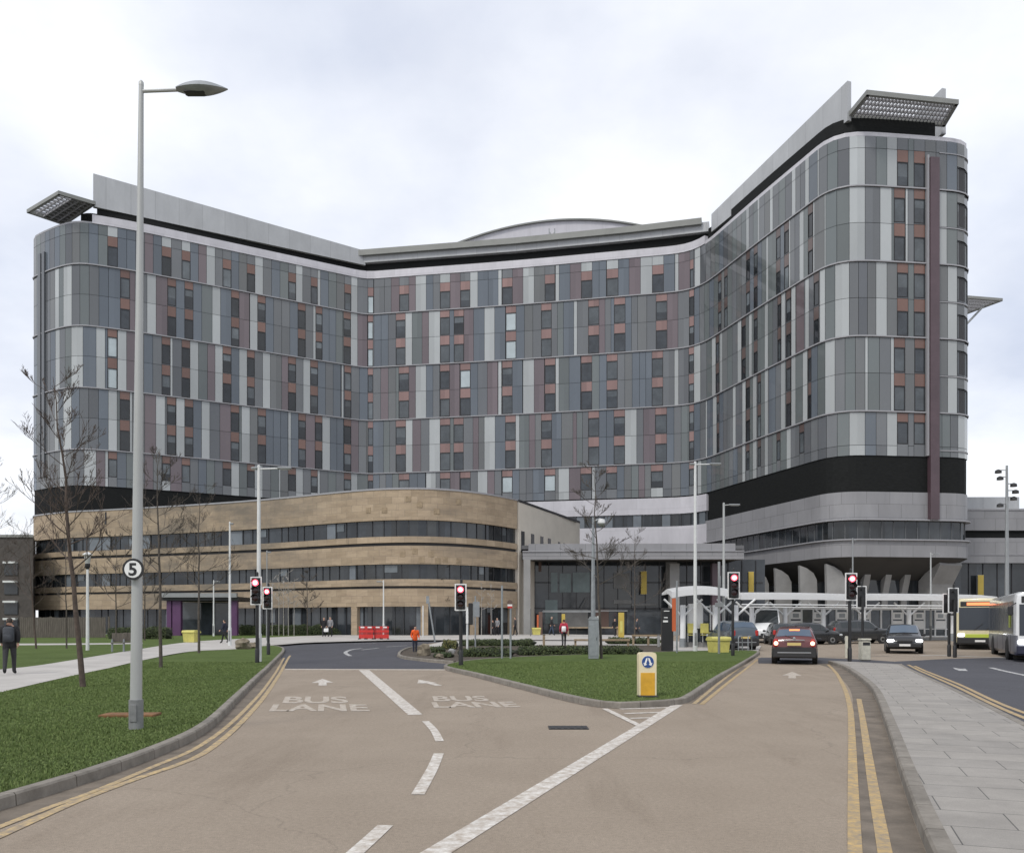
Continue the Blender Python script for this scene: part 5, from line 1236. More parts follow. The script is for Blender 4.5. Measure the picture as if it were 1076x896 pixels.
for i in (0, 2, 4, 6, 9, 11, 13, 15):
    q = A.lerp(B, (i+.5)/n); mb = MB(); w = L/n*.86
    for zc, zh in ((1.95,.55),(1.25,.62)): mb.box((q.x, q.y-.09, gz+zc), (w,.03,zh), 'white_sheet', rz)
    mb.box((q.x, q.y-.11, gz+1.95), (w*.6,.012,.3), 'galvanised', rz); mb.build('notice_board', cn, True)
# left shelter under the canopy end
a, b_ = Wp(723, 684, 51.5), Wp(747, 684, 51.5); gz = gh(51.5)
mb = MB()
for px in (723, 731, 738, 746.5): q = Wp(px, 684, 52.3); mb.box((q.x, 52.3, gz+1.35), (.08,.08,2.5), 'white_coat')
mb.box(((a.x+b_.x)/2+.05, 52.3, gz+2.5), (1.7,.08,.08), 'white_coat'); mb.box(((a.x+b_.x)/2, 52.2, gz+.2), (2.0,.4,.3), 'concrete'); mb.build('shelter_frame', cn, True)
mb = MB(); mb.box(((a.x+b_.x)/2, 52.34, gz+1.4), (1.6,.03,2.1), 'window_glass_mid'); mb.build('shelter_glass', cn, True)
for px0, px1, py0, py1 in ((723.5,730,634,658),(730.5,738,634,660)):
    q0, q1 = Wp(px0, py1, 52.2), Wp(px1, py0, 52.2); mb = MB(); mb.box(((q0.x+q1.x)/2, 52.22, (q0.z+q1.z)/2), (q1.x-q0.x,.03,q1.z-q0.z), 'white_sheet'); mb.build('notice_board', cn, True)
for px, lab in ((727.5,'yellow shelter seat left of the pair under the canopy end'),(741,'yellow shelter seat right of the pair under the canopy end')):
    q = Wp(px, 684, 51.75); t = thing('shelter_seat', lab, 'seat', (q.x, 51.75, gh(51.75)+.34), 0, 'yellow shelter seats')
    mb = MB(); mb.box((0,0,.45), (.5,.4,.05), 'grit_yellow', bev=.015); mb.build('seat', t); mb = MB(); mb.box((0,.2,.85), (.5,.05,.6), 'grit_yellow', bev=.015, ); mb.build('backrest', t)
    for sx in (-.2,.2):
        mb = MB(); mb.tube([(sx,0,-.02),(sx,0,.45)], .03, 'black_paint', 6); mb.build('leg', t)
# ================================================================== VEHICLES
def paintm(n, col): return mat('paint_'+n, col, .22, coat=.6, var=.08, vscale=2)
paintm('red', (.105,.018,.018)); paintm('dark', (.022,.024,.027)); paintm('slate', (.055,.075,.095)); paintm('white', (.70,.71,.71)); paintm('black', (.012,.012,.014)); paintm('graphite', (.035,.037,.04))
HATCH = [(-.500,.40,.74,.80,.88),(-.492,.28,.86,.95,.95),(-.47,.24,.93,1.06,.985),(-.36,.22,.95,1.40,1.0),(-.10,.20,.93,1.49,1.0),(.10,.20,.91,1.46,1.0),(.285,.20,.90,.99,1.0),(.42,.22,.84,.90,.98),(.475,.26,.70,.76,.94),(.50,.36,.58,.60,.84)]
SUV = [(-.500,.42,.86,.92,.90),(-.492,.32,.98,1.10,.96),(-.475,.28,1.04,1.22,.99),(-.40,.26,1.06,1.58,1.0),(-.10,.24,1.04,1.66,1.0),(.10,.24,1.02,1.63,1.0),(.26,.24,1.00,1.10,1.0),(.42,.26,.98,1.03,.98),(.475,.30,.85,.90,.94),(.50,.40,.68,.70,.85)]
VAN = [(-.500,.45,1.1,2.2,.93),(-.495,.35,1.15,2.42,.98),(-.40,.30,1.2,2.48,1.0),(-.05,.30,1.2,2.50,1.0),(.20,.30,1.18,2.46,1.0),(.24,.30,1.17,2.42,1.0),(.40,.30,1.12,1.30,1.0),(.46,.32,1.0,1.12,.97),(.49,.36,.85,.92,.93),(.50,.42,.75,.78,.86)]
def car(name, label, cat, loc, rz, prof, L, W, paint, glass='car_glass', front_lit=False, rear_lit=False, wheel_r=.31, group=None, plate='plate_yellow', tumble=.80):
    t = thing(name, label, cat, loc, rz, group); w0 = W/2; NS = 8
    sec = []
    for (fy, zl, zb, zr, fw) in prof:
        w = w0*fw; cab = zr-zb > .25; wr = w*(tumble if cab else .90)
        sec.append([(w*.80,zl),(w*.97,zl+.08),(w,zl+.45*(zb-zl)),(w*.99,zb-.07),(w*.955,zb),(wr,zr-(.09 if cab else .03)),(wr-.10,zr-.005),(0,zr+(.025 if cab else .03))])
    ys = [p_[0]*L for p_ in prof]
    def pt(i, j, sx): return Vector((sx*sec[i][j][0], ys[i], sec[i][j][1]))
    mb = MB()
    for i in range(len(prof)-1):
        for sx in (-1, 1):
            for j in range(NS-1):
                q = [pt(i,j,sx), pt(i+1,j,sx), pt(i+1,j+1,sx), pt(i,j+1,sx)]; mb.face(q if sx > 0 else q[::-1], paint)
        mb.face([pt(i,0,-1), pt(i+1,0,-1), pt(i+1,0,1), pt(i,0,1)], 'black_trim')
    for i, rev in ((0, 0), (len(prof)-1, 1)):
        q = [pt(i,j,1) for j in range(NS)]+[pt(i,j,-1) for j in range(NS-2,-1,-1)]; mb.face(q, paint)
    mb.build('body', t, smooth=32)
    cabs = [i for i in range(len(prof)) if prof[i][3]-prof[i][2] > .25]; c0, c1 = cabs[0], cabs[-1]
    # windscreen and rear window across the car
    def screen(nm, ia, ib, lo, hi):
        m2 = MB(); cols = [(5,-1,.08),(6,-1,0),(7,1,0),(6,1,0),(5,1,.08)]; rows_ = []
        for u in (lo, (lo+hi)/2, hi):
            row = []
            for j, sx, ins in cols:
                p_ = pt(ia,j,sx).lerp(pt(ib,j,sx), u); p_.x *= (1-ins); row.append(p_)
            rows_.append(row)
        nrm = (rows_[2][2]-rows_[0][2]).cross(Vector((1,0,0))); nrm = nrm if nrm.z > 0 else -nrm; nrm.normalize()
        rows_ = [[p_+nrm*.012 for p_ in r_] for r_ in rows_]
        for a, b_ in zip(rows_, rows_[1:]):
            for k in range(4): m2.face([a[k], a[k+1], b_[k+1], b_[k]], glass)
        return m2.build(nm, t, smooth=60)
    screen('rear_window', c0-1, c0, .12, .90) if name != 'van' else None
    screen('windscreen', c1+1, c1, .10, .92)
    # side windows
    spans = [(i, i+1) for i in range(c0, c1)] if name != 'van' else [(3,4)]
    for sx in (-1, 1):
        for (ia, ib) in spans+([(c1, c1+1)] ):
            m2 = MB(); tri = ib > c1
            def P4(u, v): return pt(ia,4,sx).lerp(pt(ib,4,sx), u).lerp(pt(ia,5,sx).lerp(pt(ib,5,sx), u), v)
            lo = .12; q = [P4(.05,lo), P4(.97,lo), P4(.97,.93), P4(.05,.93)] if not tri else [P4(.03,lo), P4(.62,lo), P4(.30,.85), P4(.03,.92)]
            off = Vector((sx*.012,0,.004)); q = [p_+off for p_ in q]; m2.face(q if sx > 0 else q[::-1], glass); m2.build('side_window', t, fix=False)
    # wheels
    for fy in (-.31, .315):
        for sx in (-1, 1):
            m2 = MB(); m2.lathe([(wheel_r*1.16,-.02),(wheel_r*1.16,.006)], 'black_trim', (sx*(w0-.0),fy*L,wheel_r+.02), 20, 'x'); m2.build('wheel_arch', t, smooth=40)
            x0 = sx*(w0-.19) if sx > 0 else -w0+.19
            m2 = MB(); m2.lathe([(wheel_r*.6,0),(wheel_r*.96,0),(wheel_r,.02*sx),(wheel_r,.19*sx),(wheel_r*.95,.205*sx),(wheel_r*.62,.205*sx)], 'tyre', (sx*(w0-.19),fy*L,wheel_r), 20, 'x'); wh = m2.build('wheel', t, smooth=40)
            m2 = MB(); m2.lathe([(wheel_r*.62,.195*sx),(wheel_r*.55,.212*sx),(wheel_r*.15,.20*sx)], 'alloy', (sx*(w0-.19),fy*L,wheel_r), 10, 'x'); m2.build('rim', wh, smooth=20)
    zb = prof[1][2]; yr = -L*.5; yf = L*.5
    # bumpers
    m2 = MB(); m2.box((0,yr+.05,.46), (W*.965,.22,.44), 'black_trim', bev=.05); bp = m2.build('rear_bumper', t, smooth=40)
    m2 = MB(); m2.box((0,yr-.062,.46), (W*.74,.02,.05), 'alloy', bev=.008); m2.build('reflective_strip', bp)
    m2 = MB(); m2.box((0,yf-.04,.42), (W*.92,.24,.26), 'black_trim', bev=.05); m2.build('front_bumper', t, smooth=40)
    m2 = MB(); m2.box((0,yf-.02,.62), (W*.42,.10,.12), 'black_trim', bev=.02); m2.build('grille', t)
    m2 = MB(); m2.box((0,yr-.075 if rear_lit else yr-.04,.80 if rear_lit else .72), (.52,.02,.115), plate); m2.build('number_plate', t)
    m2 = MB(); m2.box((0,yf+.085,.43), (.52,.02,.11), 'plate_white'); m2.build('number_plate', t)
    for sx in (-1, 1):
        m2 = MB(); m2.box((sx*W*.405,yr+.045,zb-.02), (.19,.16,.34), 'tail_red', bev=.05); tl = m2.build('tail_light', t, smooth=40)
        if rear_lit:
            m2 = MB(); m2.lathe([(.085,-.02),(.07,-.035),(.01,-.04)], 'tail_glow', (sx*W*.40,yr-.025,zb-.03), 14, 'y'); m2.build('lit_lamp', tl, smooth=60)
        zf = prof[-2][2]
        m2 = MB(); m2.box((sx*W*.385,yf-.10,zf-.05), (.34,.26,.15), 'head_lamp' if front_lit else 'clear_lens', bev=.04); m2.build('headlight', t, smooth=40)
        ym = ys[c1+1]-.25
        m2 = MB(); m2.box((sx*(w0+.08),ym,zb+.08), (.2,.1,.13), 'black_trim' if paint != 'paint_white' else 'black_trim', bev=.03); m2.build('door_mirror', t, smooth=40)
        for yy in (ys[c0]+.45*(ys[c1]-ys[c0]),):
            m2 = MB(); m2.box((sx*(w0-.002),yy,.62), (.012,.012,.55), 'black_trim'); m2.box((sx*(w0+.005),yy-.16,zb-.14), (.03,.16,.03), 'black_trim', bev=.008); m2.build('door_handle', t)
    if rear_lit:
        m2 = MB(); m2.box((0,ys[c0]-.12,prof[c0][3]-.045), (.40,.05,.06), 'brake_orange', bev=.015); m2.build('brake_light', t)
        m2 = MB(); m2.box((0,yr-.05,.955), (.78,.03,.035), 'alloy', bev=.01); m2.build('chrome_strip', t)
        m2 = MB(); m2.tube([(0,ys[1]-.0,1.02),(-.35,ys[2]+.06,1.14)], .015, 'black_trim', 6); m2.build('wiper', t)
        m2 = MB(); m2.lathe([(.05,-.012),(.02,-.02)], 'alloy', (0,yr-.03,1.03), 12, 'y'); m2.build('badge', t)
    return t
b = G(834.5, 698.2); h_ = R(-19.5)
c = Vector((b.x, b.y, b.z))+Vector((math.sin(-h_), math.cos(h_), 0))*2.0
car('car', 'dark red hatchback seen from behind with its brake lights on', 'car', (c.x, c.y, gh(c.y)), h_, HATCH, 3.9, 1.72, 'paint_red', 'car_glass_blue', rear_lit=True, tumble=.78)
b = G(776.5, 683.6); car('car', 'slate blue estate car waiting behind the steel cycle hoops', 'car', (b.x+.1, b.y+2, gh(b.y+2)), R(6), SUV, 4.3, 1.62, 'paint_slate', 'car_glass_blue')
b = G(949.5, 686.8); hd = R(158); car('car', 'dark car driving towards the viewer with bright headlights', 'car', (b.x+.85, b.y+1.95, gh(b.y+2)), hd, HATCH, 4.1, 1.72, 'paint_black', 'car_glass_blue', front_lit=True)
b = G(855, 677); car('car', 'black hatchback side on just right of the dark red car', 'car', (b.x, b.y+.8, gh(b.y)), R(-83), HATCH, 3.9, 1.7, 'paint_dark')
b = G(907, 676); car('car', 'dark car side on behind the pavement end signals', 'car', (b.x, b.y+.8, gh(b.y)), R(-86), SUV, 4.2, 1.75, 'paint_graphite')
b = G(830, 678); car('car', 'dark hatchback mostly hidden behind the left of the dark red car', 'car', (b.x, b.y+2, gh(b.y)), R(-8), HATCH, 3.9, 1.7, 'paint_dark')
q = Wp(806, 676, 63); car('van', 'white van parked under the canopy behind the slate estate car', 'van', (q.x, 63, gh(63)), R(163), VAN, 4.9, 2.0, 'paint_white', wheel_r=.33)
# ---------------- buses
mat('bus_lime', (.42,.50,.06), .3, coat=.4); mat('bus_cream', (.62,.56,.36), .3, coat=.4); mat('bus_navy', (.02,.022,.045), .3, coat=.4); mat('bus_grey', (.17,.175,.20), .4, var=.3, vscale=1.5)
mat('display_orange', (.3,.05,.01), .3, emit=(1.0,.30,.12), estr=1.3)
def bus(label, corner, rz, front_scheme, L=10.8, W=2.5, Hh=2.95):
    """corner = front offside corner on the ground"""
    cs, sn = math.cos(rz), math.sin(rz); lx, ly = W/2, L/2
    t = thing('bus', label, 'bus', (corner.x-(lx*cs-ly*sn), corner.y-(lx*sn+ly*cs), gh(corner.y)), rz)
    up, lo, skirt, side_mm = front_scheme
    # body loft: sections along y
    prof = [(-.5,.93),(-.497,.97),(-.47,1),(.44,1),(.485,.985),(.497,.95),(.5,.90)]
    mb = MB(); secs = []
    for fy, fw in prof:
        w = W/2*fw; zt = Hh-(1-fw)*1.2
        secs.append([(w*.97,.30),(w,.42),(w,1.12),(w*.985,zt-.28),(w*.95,zt-.10),(w*.82,zt),(0,zt+.03)])
    for i in range(len(prof)-1):
        for sx in (-1,1):
            for j in range(6):
                q = [Vector((sx*secs[a][k][0], prof[a][0]*L, secs[a][k][1])) for a, k in ((i,j),(i+1,j),(i+1,j+1),(i,j+1))]
                mm = skirt if j == 0 else (side_mm if j == 1 else up); mb.face(q if sx > 0 else q[::-1], mm)
    for i in (0, len(prof)-1):
        for j in range(6):
            a, b_ = secs[i][j], secs[i][j+1]; y = prof[i][0]*L
            mb.face([(a[0],y,a[1]),(-a[0],y,a[1]),(-b_[0],y,b_[1]),(b_[0],y,b_[1])], skirt if j == 0 else up)
    mb.face([(secs[k][0][0]*sx, prof[k][0]*L, .3) for k, sx in ((0,1),(len(prof)-1,1),(len(prof)-1,-1),(0,-1))], 'black_trim')
    mb.build('body', t, smooth=35)
    yf = L/2
    # windscreen
    mb = MB(); n = 6
    for k in range(n):
        xa, xb = -W*.43+W*.86*k/n, -W*.43+W*.86*(k+1)/n; f = lambda x: yf+.022
        mb.face([(xa,f(xa),1.12),(xb,f(xb),1.12),(xb,f(xb)-.0,2.42),(xa,f(xa)-.0,2.42)], 'bus_glass')
    mb.build('windscreen', t, smooth=60)
    mb = MB(); mb.box((0,yf-.0,2.62), (W*.80,.08,.28), 'black_trim', bev=.02); dd_ = mb.build('destination_sign', t)
    mb = MB(); mb.box((-.05,yf+.045,2.62), (W*.58,.012,.17), 'display_orange'); mb.build('lit_display', dd_)
    mb = MB(); mb.box((0,yf-.02,.52), (W*.94,.16,.40), skirt, bev=.05); mb.build('bumper', t, smooth=40)
    mb = MB(); mb.box((0,yf+.01,.78), (W*.62,.05,.22), lo, bev=.02); mb.build('front_panel', t, smooth=40)
    mb = MB(); mb.box((0,yf+.065,.50), (.52,.012,.11), 'plate_white'); mb.build('number_plate', t)
    for sx in (-1,1):
        mb = MB(); mb.box((sx*W*.385,yf-.01,.84), (.36,.12,.20), 'head_lamp', bev=.05); mb.build('headlight', t, smooth=40)
        mb = MB(); mb.tube([(sx*W*.46,yf-.1,2.5),(sx*(W*.5+.14),yf+.12,2.35)], .02, 'black_trim', 6); mb.box((sx*(W*.5+.16),yf+.13,2.15), (.2,.1,.38), 'black_trim', bev=.03); mb.build('mirror', t)
        m2 = MB(); m2.tube([(sx*.3,yf+.05,1.13),(sx*.3-.45,yf+.06,1.5)], .012, 'black_trim', 5); m2.build('wiper', t)
        k = 6
        for i in range(k):
            y0_, y1_ = -L*.46+L*.92*i/k, -L*.46+L*.92*(i+1)/k
            if sx < 0 and i == k-1: pass
            mb = MB(); x0_ = sx*(W/2+.006); x1_ = sx*(W/2*.987+.006)
            q = [(x0_,y0_+.06,1.18),(x0_,y1_-.06,1.18),(x1_,y1_-.06,2.58),(x1_,y0_+.06,2.58)]; mb.face(q if sx > 0 else q[::-1], 'bus_glass'); mb.build('side_window', t, fix=False)
        for fy in (-.28, .27):
            mb = MB(); mb.lathe([(.56,-.02),(.56,.008)], 'black_trim', (sx*W/2,fy*L,.50), 20, 'x'); mb.build('wheel_arch', t, smooth=40)
            mb = MB(); mb.lathe([(.25,0),(.46,0),(.48,.03*sx),(.48,.22*sx),(.45,.24*sx),(.28,.24*sx)], 'tyre', (sx*(W/2-.2),fy*L,.48), 20, 'x'); wh = mb.build('wheel', t, smooth=40)
            mb = MB(); mb.lathe([(.28,.225*sx),(.24,.24*sx),(.08,.21*sx)], 'alloy', (sx*(W/2-.2),fy*L,.48), 12, 'x'); mb.build('rim', wh, smooth=20)
        for yy in (-.1, .12, .38):
            mb = MB(); mb.box((sx*(W/2+.004),yy*L,.78), (.01,.02,.7), 'black_trim'); mb.build('panel_seam', t)
    return t
cr = G(1003.5, 690); bus('single decker bus with cream top and lime green front facing the viewer', Vector((Xp(1004, 49.5), 49.5)), R(153), ('bus_cream','bus_lime','black_trim','bus_cream'))
bt = bus('white framed single decker bus cut off by the right edge of the picture', Vector((21.0, 35.8)), R(156), ('paint_white','bus_grey','bus_navy','bus_grey'))
mb = MB(); W_ = 2.5; mb.box((W_/2+.02, 10.8/2-1.55, 1.72), (.012,.52,.55), 'bus_lime'); mb.build('yellow_notice', bt)
# ================================================================== TREES, HEDGES, GRASS
def bare_tree(name, label, base, height, r0, seed, crown0=.3, spread=.32, lean=(0,0,0), mm='bark', levels=3, nb=16, group=None, up=.75, twig=.0038, droop=0.0):
    rr = random.Random(seed); t = thing(name, label, 'tree', base, 0, group)
    n = 12; pts, rad = [], []
    wob = [(rr.uniform(-1,1), rr.uniform(-1,1)) for _ in range(n+1)]
    for i in range(n+1):
        u = i/n; z = u*height
        lx = lean[0]*min(1, u/.55)+lean[1]*max(0, (u-.55)/.45)
        pts.append(Vector((lx+wob[i][0]*.02*u*height*.35, wob[i][1]*.02*u*height*.35, z))); rad.append(r0*.70*(1-u)**.9+.005)
    mb = MB(); mb.tube([pts[0]-Vector((0,0,.05))]+pts, [r0*.9]+rad, mm, 9); mb.build('trunk', t, smooth=60)
    cr = MB()
    def branch(p, d, L, r, lev):
        k = 5 if lev < 2 else 4; q = [p]; dd = d.normalized(); cur = p.copy(); rs = [r]
        for i in range(k):
            dd = (dd+Vector((rr.uniform(-.10,.10), rr.uniform(-.10,.10), rr.uniform(-.03,.16)*up-droop*.06))).normalized(); cur = cur+dd*L/k; q.append(cur.copy()); rs.append(max(twig*.6, r*(1-(i+1)/k)+twig*.6))
        cr.tube(q, rs, mm, 5 if lev == 0 else (4 if lev == 1 else 3), caps=False)
        if lev < levels:
            m_ = rr.randint(5,7) if lev == 0 else (rr.randint(3,5) if lev == 1 else rr.randint(2,3))
            for i in range(m_):
                u = rr.uniform(.22,1.0); ii = min(k-1, int(u*k)); pp = q[ii].lerp(q[ii+1], u*k-ii)
                nd = (dd+Vector((rr.uniform(-1,1), rr.uniform(-1,1), rr.uniform(-.35,.8)*up))*.72).normalized()
                branch(pp, nd, L*rr.uniform(.40,.68)*(1.15-u*.45), max(twig, r*.55*(1-u*.4)), lev+1)
    nb = int(nb*1.1)
    for i in range(nb):
        u = crown0+(1-crown0)*(i+.5)/nb*.97; ii = min(n-1, int(u*n)); p = pts[ii].lerp(pts[ii+1], u*n-ii)
        a = i*2.4+rr.uniform(-.4,.4); L = height*spread*(1.0-.65*((u-crown0)/(1-crown0)))*rr.uniform(.75,1.2)
        branch(p, Vector((math.cos(a), math.sin(a), rr.uniform(.35,.9)*up)), L, max(.007, (r0*(1-u)**.9+.006)*.28), 0)
    cr.build('crown', t, fix=False); return t
def treepx(label, px, pyb, pyt, r0, seed, name='bare_tree', off=H, **kw):
    b = G(px, pyb, off); return bare_tree(name, label, b, Zp(pyt, b.y)-b.z, r0, seed, **kw)
treepx('tall leaning bare tree on the front lawn left of the tall lamp post', 87, 721, 396, .095, 11, crown0=.36, spread=.20, lean=(-.38,-.30), mm='bark_red', nb=20, up=.9)
treepx('slim bare tree just right of the tall lamp post', 169, 700.7, 474, .085, 12, crown0=.38, spread=.22, lean=(-.05,-.1), nb=15)
treepx('smaller dark bare tree behind the yellow grit bin', 209, 685.6, 512, .09, 13, crown0=.34, spread=.24, nb=16)
treepx('thin bare sapling at the far left of the back lawn', 38, 681, 548, .07, 14, crown0=.3, spread=.28, lean=(-.3,-.2), mm='bark_red', nb=13)
treepx('thin upright sapling on the back lawn left of the lantern post', 70, 681, 556, .06, 15, crown0=.32, spread=.24, lean=(-.05,-.05), nb=13)
treepx('spreading bare tree leaning in from the left edge of the picture', -34, 694, 470, .11, 16, crown0=.25, spread=.34, mm='bark', nb=16, up=.75)
treepx('bare tree beside the grey cabinet on the island lawn', 632, 691.5, 488, .085, 17, crown0=.36, spread=.19, lean=(-.20,-.14), nb=17, up=.6, twig=.005)
treepx('small bare tree in front of the entrance glass right of the cabinet', 667, 674, 557, .08, 18, crown0=.3, spread=.25, nb=13)
treepx('small bare tree in front of the sandstone building behind the left signals', 323, 667.5, 600, .07, 19, crown0=.3, spread=.28, nb=10, levels=2, twig=.012)
treepx('small bare tree right of the red barriers', 412, 667, 606, .06, 20, crown0=.3, spread=.26, nb=10, levels=2, twig=.012)
treepx('bare tree against the sandstone wall left of the porch', 122, 673, 560, .08, 21, crown0=.28, spread=.30, nb=12, levels=2, twig=.012)
treepx('bare tree in front of the porch roof', 152, 672.5, 575, .08, 22, crown0=.28, spread=.28, nb=11, levels=2, twig=.012)
treepx('bare tree by the sandstone corner left of the tall grey post', 468, 667, 596, .07, 23, crown0=.3, spread=.26, nb=10, levels=2, twig=.012)
for i, (px, pt_, lab) in enumerate(((286,606,'leftmost white birch stem in the clump by the sandstone wall'),(293,600,'second white birch stem from the left in the clump'),(298,603,'middle white birch stem in the clump'),(303,598,'fourth white birch stem in the clump, slightly taller'),(309,607,'rightmost white birch stem in the clump by the sandstone wall'))):
    treepx(lab, px, 667.5, pt_, .045, 40+i, name='birch_tree', crown0=.45, spread=.16, nb=9, levels=1, mm='birch_bark', twig=.012, group='birch clump by the sandstone wall')
for i, (px, lab) in enumerate(((506,'pale birch stem under the sandstone wall left of the tall grey post'),(516,'pale birch stem under the sandstone wall right beside the tall grey post'))):
    treepx(lab, px, 667, 612, .05, 50+i, name='birch_tree', crown0=.45, spread=.16, nb=8, levels=1, mm='birch_bark', twig=.012)
# ---- leafy hedges and shrubs
def leaf_cloud(mb, rr, n, fn, size, mms):
    for _ in range(n):
        p, nrm = fn(rr); a = Vector((rr.uniform(-1,1), rr.uniform(-1,1), rr.uniform(-1,1))).normalized(); b_ = a.cross(nrm+Vector((rr.uniform(-.6,.6),)*3)).normalized(); s_ = size*rr.uniform(.6,1.4)
        mb.face([p-a*s_*.5, p+b_*s_*.3, p+a*s_*.5, p-b_*s_*.3], rr.choice(mms))
def hedge(label, px0, px1, pyb, pyt, depth, seed, off=.06, mms=('hedge_leaf','hedge_leaf','hedge_leaf_light'), name='hedge', n=None, lumpy=.25):
    a, b = G(px0, pyb, off), G(px1, pyb, off); L = b.x-a.x; h = Zp(pyt, a.y)-a.z+.02; rr = random.Random(seed)
    t = thing(name, label, 'hedge' if name == 'hedge' else 'shrub', ((a.x+b.x)/2, a.y+depth/2, a.z))
    mb = MB(); k = max(2, int(L/.9))
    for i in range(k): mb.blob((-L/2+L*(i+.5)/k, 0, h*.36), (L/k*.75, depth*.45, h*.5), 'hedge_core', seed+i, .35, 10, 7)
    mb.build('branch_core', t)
    lumps = [(rr.uniform(-L/2,L/2), rr.uniform(.0,1)) for _ in range(k*2)]
    def fn(r_):
        x = r_.uniform(-L/2, L/2); f = r_.random()
        hh = h*(1-lumpy+lumpy*(.5+.5*noise.noise(Vector((x*1.3+seed*3, 0, 0)))*1.6))
        if f < .5: y = r_.uniform(-depth/2, depth/2); z = hh*(1-.35*(2*y/depth)**4)+r_.uniform(-.07,.05); nn_ = Vector((0,0,1))
        else: z = r_.uniform(.0, hh*.97); y = (-depth/2 if f < .9 else depth/2)*(1-.25*(z/hh)**3)+r_.uniform(-.06,.06); nn_ = Vector((0,-1,.3))
        return Vector((x, y, max(.01, z))), nn_
    lv = MB(); leaf_cloud(lv, rr, n or int(L*(depth+2*h)*230), fn, .085, mms); lv.build('foliage', t, fix=False)
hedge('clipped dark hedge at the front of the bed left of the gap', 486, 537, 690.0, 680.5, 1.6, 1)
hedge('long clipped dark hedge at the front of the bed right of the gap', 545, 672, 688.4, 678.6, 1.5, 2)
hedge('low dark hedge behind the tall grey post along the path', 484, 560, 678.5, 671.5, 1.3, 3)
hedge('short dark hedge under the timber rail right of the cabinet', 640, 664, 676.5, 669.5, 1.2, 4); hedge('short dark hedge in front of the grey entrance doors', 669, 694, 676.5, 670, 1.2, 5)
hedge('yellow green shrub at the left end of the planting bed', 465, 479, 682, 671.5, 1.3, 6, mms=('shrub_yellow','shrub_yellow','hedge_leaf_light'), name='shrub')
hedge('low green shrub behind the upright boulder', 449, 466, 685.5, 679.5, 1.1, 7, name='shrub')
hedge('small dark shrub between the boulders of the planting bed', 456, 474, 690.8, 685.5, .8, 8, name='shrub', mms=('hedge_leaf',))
hedge('dark shrub border in front of the sandstone wall right of the porch', 250, 340, 667.2, 655.5, 1.6, 9, H)
hedge('dark shrub border in front of the sandstone wall left of the porch', 112, 174, 671, 658, 1.6, 10, H)
hedge('dark shrub border under the sandstone wall behind the hi vis worker', 416, 490, 666.3, 656.5, 1.6, 11, H); hedge('dark shrub border under the sandstone corner column', 492, 556, 666, 658, 1.5, 12, H)
hedge('low scrub in front of the sandstone wall behind the red barriers', 344, 410, 666.8, 659, 1.3, 13, H)
# ---- grass blades on the near lawns, one object each
def blades(name, poly, dens_fn, seed, par=None):
    import mathutils.geometry as mg
    rr = random.Random(seed); xs = [p_[0] for p_ in poly]; ys = [p_[1] for p_ in poly]
    vs, fs, mi = [], [], []
    pv = poly
    def inside(x, y):
        c_ = False; j = len(pv)-1
        for i in range(len(pv)):
            if (pv[i][1] > y) != (pv[j][1] > y) and x < (pv[j][0]-pv[i][0])*(y-pv[i][1])/(pv[j][1]-pv[i][1])+pv[i][0]: c_ = not c_
            j = i
        return c_
    y = max(min(ys), 4.0)
    while y < min(max(ys), 34):
        for _ in range(int(dens_fn(y)*(max(xs)-min(xs))*.5)):
            x, yy = rr.uniform(min(xs), max(xs)), y+rr.uniform(0,.5)
            if abs(x/yy) > .66 or not inside(x, yy): continue
            h = rr.uniform(.012,.032)*(1+.5*noise.noise(Vector((x*.8,yy*.8,0)))); a = rr.uniform(0,6.28); w = rr.uniform(.004,.009)*(1+yy/20); dx, dy = math.cos(a)*w, math.sin(a)*w; lx, ly = rr.uniform(-.02,.02), rr.uniform(-.02,.02)
            z = H-.008+gh(yy); k = len(vs); vs += [(x-dx,yy-dy,z-.003),(x+dx,yy+dy,z-.003),(x+lx,yy+ly,z+h)]; fs.append((k,k+1,k+2)); mi.append(rr.choice((0,0,1,2)))
        y += .5
    me = bpy.data.meshes.new(name); me.from_pydata(vs, [], fs)
    for q in ('grass_blade','grass_blade_light','grass_blade_dark'): me.materials.append(M(q))
    me.polygons.foreach_set('material_index', mi); o = bpy.data.objects.new(name, me); COL.objects.link(o); o['kind'] = 'stuff'; return o
mat('grass_blade', (.125,.172,.055), .8, spec=.2); mat('grass_blade_light', (.155,.195,.072), .8, spec=.2); mat('grass_blade_dark', (.108,.152,.048), .8, spec=.2)
blades('grass', off_k+lawn_top+[(-30,-6)], lambda y: 1400*min(1, (11/y)**1.3), 3)
blades('grass', offset_line(isl_d, .14)[:-1], lambda y: 420, 4)
